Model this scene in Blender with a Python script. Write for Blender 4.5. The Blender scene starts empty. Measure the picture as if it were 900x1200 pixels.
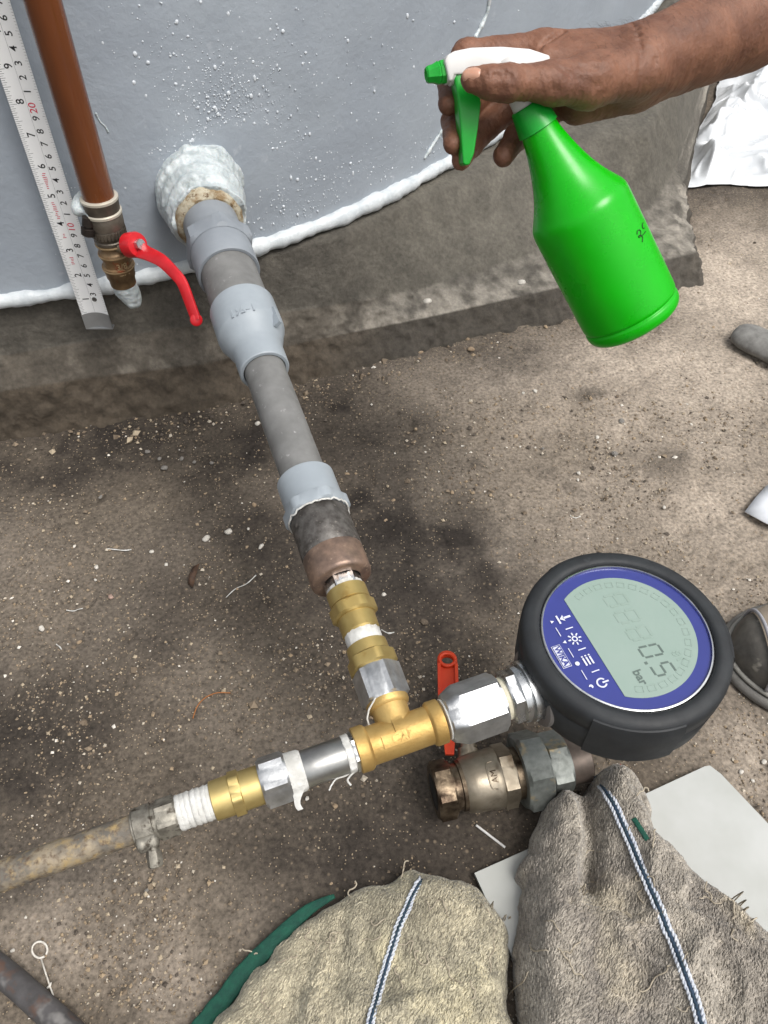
import bpy, bmesh, math, random
import numpy as np
from mathutils import Vector, Matrix
R_ = math.radians
random.seed(7); rng = np.random.default_rng(7)
scene = bpy.context.scene
COL = scene.collection

# ------------------------------------------------------------------ camera
H = 0.57                      # camera height above the ground (m)
PITCH = R_(49.07)             # looking down
FPX = 920.0                   # focal length in pixels of the 900x1200 photograph
cam_d = bpy.data.cameras.new('camera'); cam = bpy.data.objects.new('camera', cam_d); COL.objects.link(cam)
cam.location = (0, 0, H); cam.rotation_euler = (R_(90) - PITCH, 0, 0)
cam_d.sensor_fit = 'VERTICAL'; cam_d.sensor_height = 36.0; cam_d.lens = 36.0 * FPX / 1200.0
cam_d.clip_start = 0.01; cam_d.clip_end = 200.0
scene.camera = cam

# ------------------------------------------------------------------ sky, sun, exposure
SUN_EL, SUN_AZ = R_(62), R_(125)          # azimuth measured from +Y towards +X (to the right, a little behind the camera)
world = bpy.data.worlds.new('World'); scene.world = world; world.use_nodes = True
wn = world.node_tree.nodes; wl = world.node_tree.links
bg = wn['Background']
sky = wn.new('ShaderNodeTexSky'); sky.sky_type = 'NISHITA'; sky.sun_disc = False
sky.sun_elevation = SUN_EL; sky.sun_rotation = SUN_AZ; sky.air_density = 1.6; sky.dust_density = 6.0; sky.ozone_density = 0.6
hsv = wn.new('ShaderNodeHueSaturation'); hsv.inputs['Saturation'].default_value = 0.22
wl.new(sky.outputs[0], hsv.inputs['Color']); wl.new(hsv.outputs[0], bg.inputs['Color'])
bg.inputs['Strength'].default_value = 0.12
sun_d = bpy.data.lights.new('sun', 'SUN'); sun = bpy.data.objects.new('sun', sun_d); COL.objects.link(sun)
sun_d.energy = 1.25; sun_d.angle = R_(26); sun_d.color = (1.0, 0.96, 0.9)
sdir = Vector((math.sin(SUN_AZ) * math.cos(SUN_EL), math.cos(SUN_AZ) * math.cos(SUN_EL), math.sin(SUN_EL)))
sun.rotation_euler = (-sdir).to_track_quat('-Z', 'Y').to_euler()
scene.view_settings.view_transform = 'Standard'; scene.view_settings.look = 'None'
scene.view_settings.exposure = 0.52; scene.view_settings.gamma = 1.0
scene.cycles.use_denoising = True
scene.cycles.max_bounces = 6
scene.cycles.adaptive_threshold = 0.02
scene.cycles.transmission_bounces = 4

# ------------------------------------------------------------------ geometry helpers
CS, SN = math.cos(PITCH), math.sin(PITCH)
FW = np.array([0, CS, -SN]); UPV = np.array([0, SN, CS]); RT = np.array([1.0, 0, 0]); CAMP = np.array([0, 0, H])
def ray(u, v): return FW + (u - 450) / FPX * RT + (600 - v) / FPX * UPV
def P(u, v, d): return CAMP + d * ray(u, v)                    # point at depth d
def PZ(u, v, z):                                               # point on the level z
    r = ray(u, v); return CAMP + r * ((z - H) / r[2])
def V(a): return Vector((float(a[0]), float(a[1]), float(a[2])))
def unit(a): a = np.asarray(a, float); return a / np.linalg.norm(a)

NT = np.random.default_rng(99).random(64 * 64 * 64).astype(np.float32)
def hash3(i, j, k, seed): return NT[(((i + seed * 7) & 63) << 12) | (((j + seed * 13) & 63) << 6) | ((k + seed * 29) & 63)]
def vnoise(p, seed=0):
    p = np.asarray(p, float); f = np.floor(p).astype(np.int64); t = p - f; t = t * t * (3 - 2 * t)
    out = 0
    for a in (0, 1):
        for b in (0, 1):
            for c in (0, 1):
                w = (t[..., 0] if a else 1 - t[..., 0]) * (t[..., 1] if b else 1 - t[..., 1]) * (t[..., 2] if c else 1 - t[..., 2])
                out = out + w * hash3(f[..., 0] + a, f[..., 1] + b, f[..., 2] + c, seed)
    return out * 2 - 1
def fbm(p, octv=4, seed=0, gain=0.5):
    p = np.asarray(p, float); s = 0; a = 1.0
    for o in range(octv):
        s = s + a * vnoise(p * 2 ** o, seed + o * 17); a *= gain
    return s

def mesh_obj(name, verts, faces, material, parent=None, smooth=True):
    me = bpy.data.meshes.new(name)
    if isinstance(faces, np.ndarray): faces = faces.tolist()
    me.from_pydata(np.asarray(verts, float).tolist() if len(verts) else [], [], faces)
    if smooth and len(me.polygons): me.polygons.foreach_set('use_smooth', [True] * len(me.polygons))
    me.materials.append(material); me.update()
    o = bpy.data.objects.new(name, me); COL.objects.link(o)
    if parent is not None: o.parent = parent; o.matrix_parent_inverse = parent.matrix_world.inverted()
    return o
def sharp(o, deg=35):
    me = o.data; bm = bmesh.new(); bm.from_mesh(me)
    for e in bm.edges:
        if len(e.link_faces) == 2 and e.calc_face_angle(0) > R_(deg): e.smooth = False
    bm.to_mesh(me); bm.free(); return o
def fixn(o):
    me = o.data; bm = bmesh.new(); bm.from_mesh(me); bmesh.ops.recalc_face_normals(bm, faces=bm.faces); bm.to_mesh(me); bm.free(); return o
def empty(name, loc):
    e = bpy.data.objects.new(name, None); COL.objects.link(e); e.location = V(loc); e.empty_display_size = 0.02
    e.matrix_world = Matrix.Translation(V(loc)); return e
def tag(o, label=None, cat=None, group=None, kind=None):
    if label: o['label'] = label
    if cat: o['category'] = cat
    if group: o['group'] = group
    if kind: o['kind'] = kind
    return o
class MB:
    """collects pieces of ONE mesh"""
    def __init__(s): s.v = []; s.f = []; s.n = 0
    def add(s, v, f):
        v = np.asarray(v, float).reshape(-1, 3); s.v.append(v); s.f += [tuple(int(i) + s.n for i in q) for q in f]; s.n += len(v); return s
    def build(s, name, m, parent=None, smooth=True, deg=None):
        o = mesh_obj(name, np.concatenate(s.v), s.f, m, parent, smooth); fixn(o)
        if deg: sharp(o, deg)
        return o
def frame(axis, hint=(0, 0, 1)):
    a = unit(axis); h = np.asarray(hint, float)
    x = h - a * h.dot(a)
    if np.linalg.norm(x) < 1e-4: x = np.array([1, 0, 0]) - a * a[0]
    x = unit(x); return a, x, np.cross(a, x)
def loft(org, axis, secs, n=48, hint=(0, 0, 1), rot=0.0, caps=True, jit=0.0):
    """secs: (s, r) round, or (s, apothem, rmax) six-sided with chamfer radius rmax; along axis from org"""
    a, x, y = frame(axis, hint); ang = np.arange(n) * 2 * np.pi / n
    vs = []
    for q in secs:
        if len(q) == 2: rr = np.full(n, q[1])
        else:
            m = ((ang + np.pi / 6) % (np.pi / 3)) - np.pi / 6
            rr = np.minimum(q[1] / np.cos(m), q[2])
        if jit: rr = rr * (1 + jit * rng.standard_normal(n))
        vs.append(np.asarray(org) + a * q[0] + np.outer(rr * np.cos(ang + rot), x) + np.outer(rr * np.sin(ang + rot), y))
    v = np.concatenate(vs); f = []
    for i in range(len(secs) - 1):
        for j in range(n):
            k = (j + 1) % n; f.append((i * n + j, i * n + k, (i + 1) * n + k, (i + 1) * n + j))
    if caps:
        for i in (0, len(secs) - 1):
            c = len(v); v = np.vstack([v, np.asarray(org) + a * secs[i][0]])
            for j in range(n): f.append((i * n + j, i * n + (j + 1) % n, c))
    return v, f
def rnd(s0, s1, r, b=0.001):                                    # round piece with softened ends
    return [(s0, r - b), (s0 + b * .3, r - b * .3), (s0 + b, r), (s1 - b, r), (s1 - b * .3, r - b * .3), (s1, r - b)]
def hexs(s0, s1, ap, c=0.0015):                                 # six-sided nut with chamfered corners
    k = ap * 1.1547; return [(s0, ap, ap * 0.985), (s0 + c, ap, k), (s1 - c, ap, k), (s1, ap, ap * 0.985)]
def tube(pts, rad, n=8, caps=True):
    pts = np.asarray(pts, float); m = len(pts); rad = np.broadcast_to(np.asarray(rad, float), (m,))
    tg = np.gradient(pts, axis=0); tg /= np.linalg.norm(tg, axis=1)[:, None] + 1e-12
    x = np.cross(tg[0], [0.3, 0.2, 1.0]);
    if np.linalg.norm(x) < 1e-5: x = np.cross(tg[0], [1.0, 0, 0])
    x = unit(x); vs = []; ang = np.arange(n) * 2 * np.pi / n
    for i in range(m):
        x = unit(x - tg[i] * x.dot(tg[i])); y = np.cross(tg[i], x)
        vs.append(pts[i] + rad[i] * (np.outer(np.cos(ang), x) + np.outer(np.sin(ang), y)))
    v = np.concatenate(vs); f = []
    for i in range(m - 1):
        for j in range(n):
            k = (j + 1) % n; f.append((i * n + j, i * n + k, (i + 1) * n + k, (i + 1) * n + j))
    if caps: f.append(tuple(range(n))); f.append(tuple((m - 1) * n + j for j in range(n)))
    return v, f
def spline(pts, n):
    pts = np.asarray(pts, float); m = len(pts); t = np.linspace(0, m - 1, n); i = np.clip(np.floor(t).astype(int), 0, m - 2); w = (t - i)[:, None]
    g = lambda k: pts[np.clip(k, 0, m - 1)]
    p0, p1, p2, p3 = g(i - 1), g(i), g(i + 1), g(i + 2)
    return 0.5 * (2 * p1 + (p2 - p0) * w + (2 * p0 - 5 * p1 + 4 * p2 - p3) * w ** 2 + (3 * p1 - p0 - 3 * p2 + p3) * w ** 3)
def box(c, ex, ey, ez):                                          # half-extent vectors
    c, ex, ey, ez = (np.asarray(k, float) for k in (c, ex, ey, ez))
    v = [c + a * ex + b * ey + d * ez for a in (-1, 1) for b in (-1, 1) for d in (-1, 1)]
    return np.array(v), [(0, 1, 3, 2), (4, 6, 7, 5), (0, 4, 5, 1), (2, 3, 7, 6), (0, 2, 6, 4), (1, 5, 7, 3)]
def ext_poly(poly, z0, z1, mp):                                  # flat outline (2D) extruded in a local frame mp(x,y,z)
    n = len(poly); v = [mp(x, y, z0) for x, y in poly] + [mp(x, y, z1) for x, y in poly]
    f = [tuple(range(n - 1, -1, -1)), tuple(range(n, 2 * n))] + [(i, (i + 1) % n, n + (i + 1) % n, n + i) for i in range(n)]
    return v, f
def text_geo(s, size=1.0, extrude=0.0, bold=0.0, shear=0.0):
    c = bpy.data.curves.new('t', 'FONT'); c.body = s; c.size = size; c.extrude = extrude; c.offset = bold; c.shear = shear
    c.align_x = 'CENTER'; c.align_y = 'CENTER'; c.resolution_u = 3
    o = bpy.data.objects.new('t', c); COL.objects.link(o)
    me = bpy.data.meshes.new_from_object(o.evaluated_get(bpy.context.evaluated_depsgraph_get()))
    v = np.array([q.co[:] for q in me.vertices]).reshape(-1, 3); f = [tuple(p.vertices) for p in me.polygons]
    bpy.data.objects.remove(o); bpy.data.curves.remove(c); bpy.data.meshes.remove(me)
    return v, f
def surface_nets(F, org, h):
    nx, ny, nz = F.shape; ins = F < 0
    cs = (nx - 1, ny - 1, nz - 1); acc = np.zeros(cs + (3,), np.float32); cnt = np.zeros(cs, np.float32)
    def sl(a): return tuple(slice(k, k + c) for k, c in zip(a, cs))
    corners = [(i, j, k) for i in (0, 1) for j in (0, 1) for k in (0, 1)]
    for a in corners:
        for ax in range(3):
            if a[ax]: continue
            b = list(a); b[ax] = 1; b = tuple(b)
            m = ins[sl(a)] != ins[sl(b)]
            fa = F[sl(a)][m]; fb = F[sl(b)][m]; t = fa / (fa - fb)
            p = np.tile(np.array(a, np.float32), (len(t), 1)); p[:, ax] = t
            acc[m] += p; cnt[m] += 1
    act = cnt > 0; idx = np.full(cs, -1, np.int64); idx[act] = np.arange(act.sum())
    base = np.argwhere(act); v = np.asarray(org) + h * (base + acc[act] / cnt[act][:, None])
    faces = []
    for ax in range(3):
        o1, o2 = (ax + 1) % 3, (ax + 2) % 3
        s0 = [slice(1, -1)] * 3; s0[ax] = slice(0, -1); s1 = list(s0); s1[ax] = slice(1, None)
        A = ins[tuple(s0)]; B = ins[tuple(s1)]
        e = np.argwhere(A != B)
        if not len(e): continue
        flip = A[tuple(e.T)]
        e = e.copy(); e[:, o1] += 1; e[:, o2] += 1
        def cell(d1, d2):
            q = e.copy(); q[:, o1] -= d1; q[:, o2] -= d2; return idx[tuple(q.T)]
        q = np.stack([cell(1, 1), cell(0, 1), cell(0, 0), cell(1, 0)], 1)
        q[~flip] = q[~flip][:, ::-1]; faces.append(q)
    return v, np.concatenate(faces)
def grid_pts(lo, hi, h):
    ax = [np.arange(l, u + h, h) for l, u in zip(lo, hi)]
    return np.stack(np.meshgrid(*ax, indexing='ij'), -1)
def smin(a, b, k):
    t = np.clip(0.5 + 0.5 * (b - a) / k, 0, 1); return b * (1 - t) + a * t - k * t * (1 - t)
def rcone(p, a, b, ra, rb):                                       # tapered capsule
    a = np.asarray(a); ab = np.asarray(b) - a; t = np.clip(((p - a) @ ab) / ab.dot(ab), 0, 1)
    return np.linalg.norm(p - a - t[..., None] * ab, axis=-1) - (ra + (rb - ra) * t)

# ------------------------------------------------------------------ materials
def lin(r, g, b):
    f = lambda c: c / 12.92 if c <= 0.04045 else ((c + 0.055) / 1.055) ** 2.4
    return (f(r / 255), f(g / 255), f(b / 255))
def mat(name, c1, c2=None, rough=0.5, metal=0.0, scale=40.0, det=4.0, lo=0.35, hi=0.65, bump=0.0, bscale=None, bdist=0.001,
        rough2=None, spots=None, sscale=100.0, slo=0.62, shi=0.7, trans=0.0, sss=0.0, spec=0.5, coat=0.0, attr=None, amul=None, sheen=0.0, ior=1.45, stretch=None, streak=None):
    m = bpy.data.materials.new(name); m.use_nodes = True; nt = m.node_tree; N = nt.nodes; L = nt.links
    b = N['Principled BSDF']; tc = N.new('ShaderNodeTexCoord'); vec = tc.outputs['Object']
    if stretch:
        mp = N.new('ShaderNodeMapping'); mp.inputs['Scale'].default_value = stretch; L.new(vec, mp.inputs['Vector']); vec = mp.outputs[0]
    def noise(sc, d=det, ro=0.6):
        n = N.new('ShaderNodeTexNoise'); n.inputs['Scale'].default_value = sc; n.inputs['Detail'].default_value = d; n.inputs['Roughness'].default_value = ro
        L.new(vec, n.inputs['Vector']); return n.outputs['Fac']
    def ramp(s, a, c):
        r = N.new('ShaderNodeMapRange'); r.inputs['From Min'].default_value = a; r.inputs['From Max'].default_value = c; L.new(s, r.inputs['Value']); return r.outputs[0]
    def mix(f, a, c):
        x = N.new('ShaderNodeMix'); x.data_type = 'RGBA'
        L.new(f, x.inputs[0])
        for q, sck in ((a, x.inputs[6]), (c, x.inputs[7])):
            if isinstance(q, tuple): sck.default_value = (*q, 1)
            else: L.new(q, sck)
        return x.outputs[2]
    col = c1
    if c2: fac = ramp(noise(scale), lo, hi); col = mix(fac, c1, c2)
    if spots:
        for i, sp in enumerate(spots if isinstance(spots, list) else [spots]):
            col = mix(ramp(noise(sscale * (1 + .7 * i), 3.0), slo, shi), col, sp)
    if attr:
        a = N.new('ShaderNodeAttribute'); a.attribute_name = attr; col = a.outputs['Color']
        for sc_, l_, h_ in (amul or []):
            cc = N.new('ShaderNodeCombineColor'); r0 = N.new('ShaderNodeMapRange'); r0.inputs[1].default_value = .3; r0.inputs[2].default_value = .7; r0.inputs[3].default_value = l_; r0.inputs[4].default_value = h_
            L.new(noise(sc_, 5.0, .65), r0.inputs[0])
            for i_ in range(3): L.new(r0.outputs[0], cc.inputs[i_])
            mm = N.new('ShaderNodeMix'); mm.data_type = 'RGBA'; mm.blend_type = 'MULTIPLY'; mm.inputs[0].default_value = 1.0; L.new(col, mm.inputs[6]); L.new(cc.outputs[0], mm.inputs[7]); col = mm.outputs[2]
    if isinstance(col, tuple): b.inputs['Base Color'].default_value = (*col, 1)
    else: L.new(col, b.inputs['Base Color'])
    b.inputs['Metallic'].default_value = metal; b.inputs['Roughness'].default_value = rough
    if rough2 is not None:
        r = N.new('ShaderNodeMapRange'); r.inputs['From Min'].default_value = 0.3; r.inputs['From Max'].default_value = 0.7
        r.inputs['To Min'].default_value = rough; r.inputs['To Max'].default_value = rough2
        L.new(noise(scale * 1.7), r.inputs['Value']); L.new(r.outputs[0], b.inputs['Roughness'])
    b.inputs['IOR'].default_value = ior; b.inputs['Specular IOR Level'].default_value = spec
    b.inputs['Transmission Weight'].default_value = trans
    if sss: b.inputs['Subsurface Weight'].default_value = sss; b.inputs['Subsurface Radius'].default_value = (0.004, 0.0018, 0.001); b.inputs['Subsurface Scale'].default_value = 1.0
    if coat: b.inputs['Coat Weight'].default_value = coat; b.inputs['Coat Roughness'].default_value = 0.08
    if sheen: b.inputs['Sheen Weight'].default_value = sheen
    if bump:
        bp = N.new('ShaderNodeBump'); bp.inputs['Strength'].default_value = bump; bp.inputs['Distance'].default_value = bdist
        L.new(noise(bscale or scale * 3, 5.0), bp.inputs['Height']); L.new(bp.outputs[0], b.inputs['Normal'])
    return m
# ================================================================== SETTING
# ---- tank outline (plan view, metres)
TC = np.array([-0.5258, 1.3603]); TR = 0.7418; R2 = 2.58; A0 = R_(-43)
p0 = TC + TR * np.array([math.cos(A0), math.sin(A0)]); C2 = p0 - R2 * np.array([math.cos(A0), math.sin(A0)])
arc1 = [TC + TR * np.array([math.cos(a), math.sin(a)]) for a in np.linspace(R_(-195), A0, 150)]
arc2 = [C2 + R2 * np.array([math.cos(a), math.sin(a)]) for a in np.linspace(A0, R_(-20), 70)[1:]]
e2 = arc2[-1]; a2 = R_(-20); C3 = e2 - 0.7 * np.array([math.cos(a2), math.sin(a2)])
arc3 = [C3 + 0.7 * np.array([math.cos(a), math.sin(a)]) for a in np.linspace(a2, R_(110), 50)[1:]]
TANK = np.array(arc1 + arc2 + arc3)
TB = H - 0.434                                                    # level of the tank's bottom edge
def tank_hit(u, v):
    """where the line of sight of a photo pixel meets the tank wall: point, outward normal"""
    r = ray(u, v)
    for C, R, lo, hi in ((TC, TR, R_(-200), A0), (C2, R2, A0, R_(-20))):
        a = r[0] ** 2 + r[1] ** 2; b = r[:2].dot(C); c = C.dot(C) - R * R; q = b * b - a * c
        if q < 0: continue
        d = (b - math.sqrt(q)) / a; p = CAMP + d * r; n = (p[:2] - C) / R; an = math.atan2(n[1], n[0])
        if lo <= an <= hi: return p, np.array([n[0], n[1], 0.0])
    return CAMP + 1.9 * r, np.array([0, -1.0, 0])

M_tank = mat('tank_paint', lin(155, 163, 172), lin(146, 154, 164), rough=0.42, scale=9, bump=0.55, bscale=130, bdist=0.0013, rough2=0.55, spots=[lin(172, 178, 186)], sscale=60, slo=0.66, shi=0.8)
tank = empty('storage_tank', (-0.5, 1.3, TB))
tag(tank, 'large blue grey painted storage tank standing on the concrete plinth', 'tank')
def make_wall():
    n = len(TANK); zs = np.r_[TB, np.linspace(TB + .002, TB + .5, 60), np.linspace(TB + .55, TB + 1.3, 8)]
    tn = np.gradient(TANK, axis=0); nr = np.stack([tn[:, 1], -tn[:, 0]], 1); nr /= np.linalg.norm(nr, axis=1)[:, None]
    v = []
    for z in zs:
        w = np.concatenate([TANK, np.full((n, 1), z)], 1)
        d = 0.0012 * fbm(w * 18, 3, 3); v.append(np.concatenate([TANK + nr * d[:, None], np.full((n, 1), z)], 1))
    v = np.concatenate(v); f = [(i * n + j, i * n + (j + 1) % n, (i + 1) * n + (j + 1) % n, (i + 1) * n + j) for i in range(len(zs) - 1) for j in range(n)]
    f.append(tuple(range(n))); f.append(tuple((len(zs) - 1) * n + j for j in range(n)))
    m = MB(); m.add(v, f); return m.build('wall', M_tank, tank, deg=50)
make_wall()
M_seal = mat('white_sealant', lin(204, 209, 212), lin(178, 185, 190), rough=0.35, scale=60, bump=0.5, bscale=140, bdist=0.002)
def make_bead():
    seg = TANK[60:225]; m = MB(); pts = np.concatenate([seg, np.full((len(seg), 1), TB + 0.004)], 1)
    s = np.cumsum(np.r_[0, np.linalg.norm(np.diff(seg, axis=0), axis=1)]); ss = np.arange(0, s[-1], 0.004)
    pts = np.stack([np.interp(ss, s, pts[:, k]) for k in range(3)], 1)
    rr = 0.0082 + 0.0022 * fbm(pts * 45, 3, 5) + 0.0010 * fbm(pts * 200, 2, 6)
    pts[:, 2] += 0.0010 * fbm(pts * 40, 2, 8)
    m.add(*tube(pts, rr, 12)); return m.build('sealant_bead', M_seal, tank)
make_bead()

# ---- soap bubbles and drops on the tank wall
M_drop = mat('soap_drop', lin(214, 220, 226), rough=0.08, trans=0.12, ior=1.3, spec=0.8)
M_foam = mat('soap_foam', lin(196, 203, 205), lin(164, 173, 176), rough=0.28, scale=75, bump=0.8, bscale=220, bdist=0.0015, sss=0.1, spots=[lin(148, 156, 156)], sscale=48, slo=0.6, shi=0.75)
def ico(sub=1):
    bm = bmesh.new(); bmesh.ops.create_icosphere(bm, subdivisions=sub, radius=1.0)
    v = np.array([q.co[:] for q in bm.verts]); f = [tuple(w.index for w in p.verts) for p in bm.faces]; bm.free(); return v, f
ICO1, ICO2 = ico(1), ico(2)
def make_drops():
    m = MB(); cells = []
    for k in range(2600):                                       # scattered drops, denser round the outlet
        w = random.random()
        if w < .36: u, v = random.gauss(250, 70), random.gauss(190, 75)
        elif w < .52: u, v = random.gauss(265, 30), random.gauss(118, 32)
        elif w < .66: u = random.uniform(320, 520); v = 290 - (u - 300) * .46 - abs(random.gauss(0, 40)) - 8
        else: u, v = random.uniform(60, 620), random.uniform(-30, 330)
        cells.append((u, v))
    for u, v in cells:
        if v > 318 or (300 < u and v > 285 - (u - 300) * .45): continue
        if u > 640: continue
        p, n = tank_hit(u, v)
        if p[2] < TB + .012: continue
        r = min(0.0018, 0.00033 * math.exp(abs(random.gauss(0, .62))))
        a, x, y = frame(n)
        kn = 1 + .25 * math.sin(u * 3.1); vv = ICO1[0] if r < .0008 else ICO2[0]; ff = ICO1[1] if r < .0008 else ICO2[1]
        st = 1 + (random.random() < .08) * random.random() * .8
        q = p + r * (np.outer(vv[:, 0], x) * st * kn + np.outer(vv[:, 1], y) + np.outer(vv[:, 2], a) * .42)
        m.add(q, ff)
    o = m.build('soap_bubbles', M_drop); tag(o, 'tiny clear soap bubbles and drops sprinkled over the tank wall', 'bubbles', kind='stuff')
make_drops()
def streak(name, px, r, label):
    pts = []
    for u, v in px:
        p, n = tank_hit(u, v); pts.append(p + n * .0002)
    pts = spline(pts, 40); rr = r * (0.6 + 0.6 * np.abs(fbm(pts * 90, 3, 11))); rr[0] = rr[-1] = r * .2
    v, f = tube(pts, rr, 8); m = MB(); m.add(v, f); o = m.build(name, M_foam); tag(o, label, 'soap streak')
streak('soap_streak', [(574, -12), (572, 10), (566, 26), (556, 45)], .0026, 'thin white soap streak running down the tank above the hand')
streak('soap_streak', [(530, 135), (520, 150), (508, 168), (497, 186)], .0022, 'short white soap streak on the tank beside the fingertips')
streak('soap_streak', [(112, 132), (117, 142), (123, 148), (127, 155)], .0012, 'small soap run on the tank right of the brown pipe')

# ---- plinth
#   station: top edge T, joint J, ledge edge L, ground G   (x, y, z)
ST = [((-1.5, .34, .132), (-1.5, .33, .08), (-1.5, .30, .055), (-1.52, .285, -.01)),
      ((-.9, .50, .132), (-.9, .49, .08), (-.9, .46, .055), (-.92, .448, -.01)),
      ((-.39, .634, .132), (-.386, .628, .08), (-.392, .602, .056), (-.402, .590, -.01)),
      ((-.285, .668, .132), (-.282, .662, .078), (-.296, .634, .050), (-.310, .612, -.008)),
      ((-.19, .70, .132), (-.187, .694, .072), (-.192, .662, .044), (-.195, .640, -.008)),
      ((-.055, .772, .132), (-.05, .752, .056), (-.055, .728, .032), (-.050, .700, -.006)),
      ((.045, .865, .132), (.05, .800, .046), (.060, .772, .028), (.058, .742, -.006)),
      ((.17, .985, .132), (.20, .885, .043), (.212, .830, .027), (.210, .800, -.006)),
      ((.34, 1.04, .13), (.352, .985, .043), (.400, .905, .030), (.408, .876, -.006)),
      ((.415, 1.19, .13), (.425, 1.12, .045), (.434, 1.10, .022), (.438, 1.09, -.01)),
      ((.60, 1.66, .13), (.61, 1.6, .045), (.615, 1.59, .02), (.62, 1.585, -.01)),
      ((.80, 2.3, .13), (.82, 2.3, .045), (.86, 2.3, .02), (.87, 2.3, -.01))]
M_conc = mat('plinth_concrete', lin(104, 99, 91), lin(88, 82, 74), rough=0.85, scale=7, bump=0.6, bscale=120, bdist=0.0016, spots=[lin(120, 115, 106), lin(70, 64, 57)], sscale=22, slo=0.58, shi=0.75)
def make_plinth():
    T, J, Lg, G = (np.array([s[k] for s in ST]) for k in range(4))
    n = 420
    par = np.linspace(0, 1, n)
    def samp(A):                                                 # dense where the camera looks
        t = np.interp(par, [0, .03, .1, .86, .94, 1], [0, 1, 2, 8, 9, 11]); i = np.clip(t.astype(int), 0, len(A) - 2); w = (t - i)[:, None]
        w2 = w * w * (3 - 2 * w); w = .5 * w + .5 * w2; return A[i] * (1 - w) + A[i + 1] * w
    T, J, Lg, G = samp(T), samp(J), samp(Lg), samp(G)
    cen = np.array([-.3, 2.2, .13]); I = T + (cen - T) * .25; I[:, 2] = T[:, 2]
    rows = []; kind = []
    def seg(A, B, k, kd, ends=False):
        for i in range(k): rows.append(A + (B - A) * (i / k)); kind.append(kd)
    C0 = np.tile(cen, (n, 1)); seg(C0, I, 1, 0); seg(I, T, 10, 0); seg(T, J, 26, 1); seg(J, Lg, 18, 2); seg(Lg, G, 16, 3); rows.append(G); kind.append(3)
    A = np.array(rows); k = len(rows)
    # round the corners of the section a little, then roughen
    for it in range(2): A[2:-1] = .25 * A[1:-2] + .5 * A[2:-1] + .25 * A[3:]
    kd = np.array(kind)[:, None] * np.ones(n)
    amp = np.select([kd == 0, kd == 1, kd == 2, kd == 3], [.0008, .0010, .0036, .0040])
    left = np.clip((-.1 - A[..., 0]) / .12, 0, 1); amp = amp * np.where(kd == 2, 1 - .45 * left, 1)
    d = amp * (fbm(A * 26, 3, 21) + .9 * fbm(A * 110, 3, 22)) + (kd == 2) * .0022 * np.maximum(0, fbm(A * 240, 2, 25))
    out = np.gradient(A, axis=1); nrm = np.stack([out[..., 1], -out[..., 0], 0 * out[..., 0]], -1); nrm /= np.linalg.norm(nrm, axis=-1)[..., None] + 1e-9
    A[2:] += (nrm * .7 + np.array([0, 0, .6]))[2:] * d[2:, :, None]
    v = A.reshape(-1, 3); f = [(i * n + j, i * n + j + 1, (i + 1) * n + j + 1, (i + 1) * n + j) for i in range(k - 1) for j in range(n - 1)]
    o = mesh_obj('plinth', v, f, None or M_plinth); fixn(o)
    # colour of the concrete itself: bare smooth face, pale crumbling mortar ledge, brown stained footing
    ca = o.data.color_attributes.new('tint', 'FLOAT_COLOR', 'POINT')
    nn = fbm(A * 9, 4, 31); n2 = fbm(A * 60, 4, 33); right = np.clip((A[..., 0] + .08) / .1, 0, 1)
    base = np.array(lin(92, 88, 81)); brown = np.array(lin(80, 70, 58)); pale = np.array(lin(152, 146, 136)); dark = np.array(lin(58, 54, 49))
    c = np.zeros(A.shape) + base
    def mixin(c, col, w): w = np.clip(w, 0, 1)[..., None]; return c * (1 - w) + col * w
    c = mixin(c, dark, .45 * (nn > -5) * np.clip(.5 + nn, 0, 1)); c = mixin(c, np.array(lin(104, 100, 91)), right * (kd < 2) * .5)
    lw = (kd == 2) * (right * np.clip(.55 + .9 * n2 + .4 * nn, 0, 1) + (1 - right) * np.clip(.12 + .5 * n2, 0, .5))
    frow = np.arange(k)[:, None] * np.ones(n); ledge_t = np.clip((frow - 37) / 18, 0, 1)
    lw = lw * (.35 + .65 * ledge_t); c = mixin(c, pale, lw)
    c = mixin(c, brown, (kd == 3) * (.85 - .6 * right) + (kd == 2) * (1 - right) * .4)
    c = mixin(c, dark, .35 * (kd == 3) * right)
    c = mixin(c, pale * 1.1, np.exp(-(((A[..., 0] - .385) / .03) ** 2 + ((A[..., 1] - .93) / .05) ** 2)) * (kd == 2) * (.7 + .5 * n2))
    c = c * .82 * (1 + .14 * n2[..., None]); c = np.clip(c, .01, .9)
    ca.data.foreach_set('color', np.concatenate([c, np.ones(c.shape[:2] + (1,))], -1).astype(np.float32).ravel())
    tag(o, 'grey concrete plinth under the tank with a crumbling mortar ledge', 'plinth'); return o
M_plinth = mat('plinth_surface', (1, 1, 1), rough=0.88, attr='tint', amul=[(220, .74, 1.28), (45, .82, 1.18)], bump=0.8, bscale=210, bdist=0.002)
make_plinth()

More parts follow.
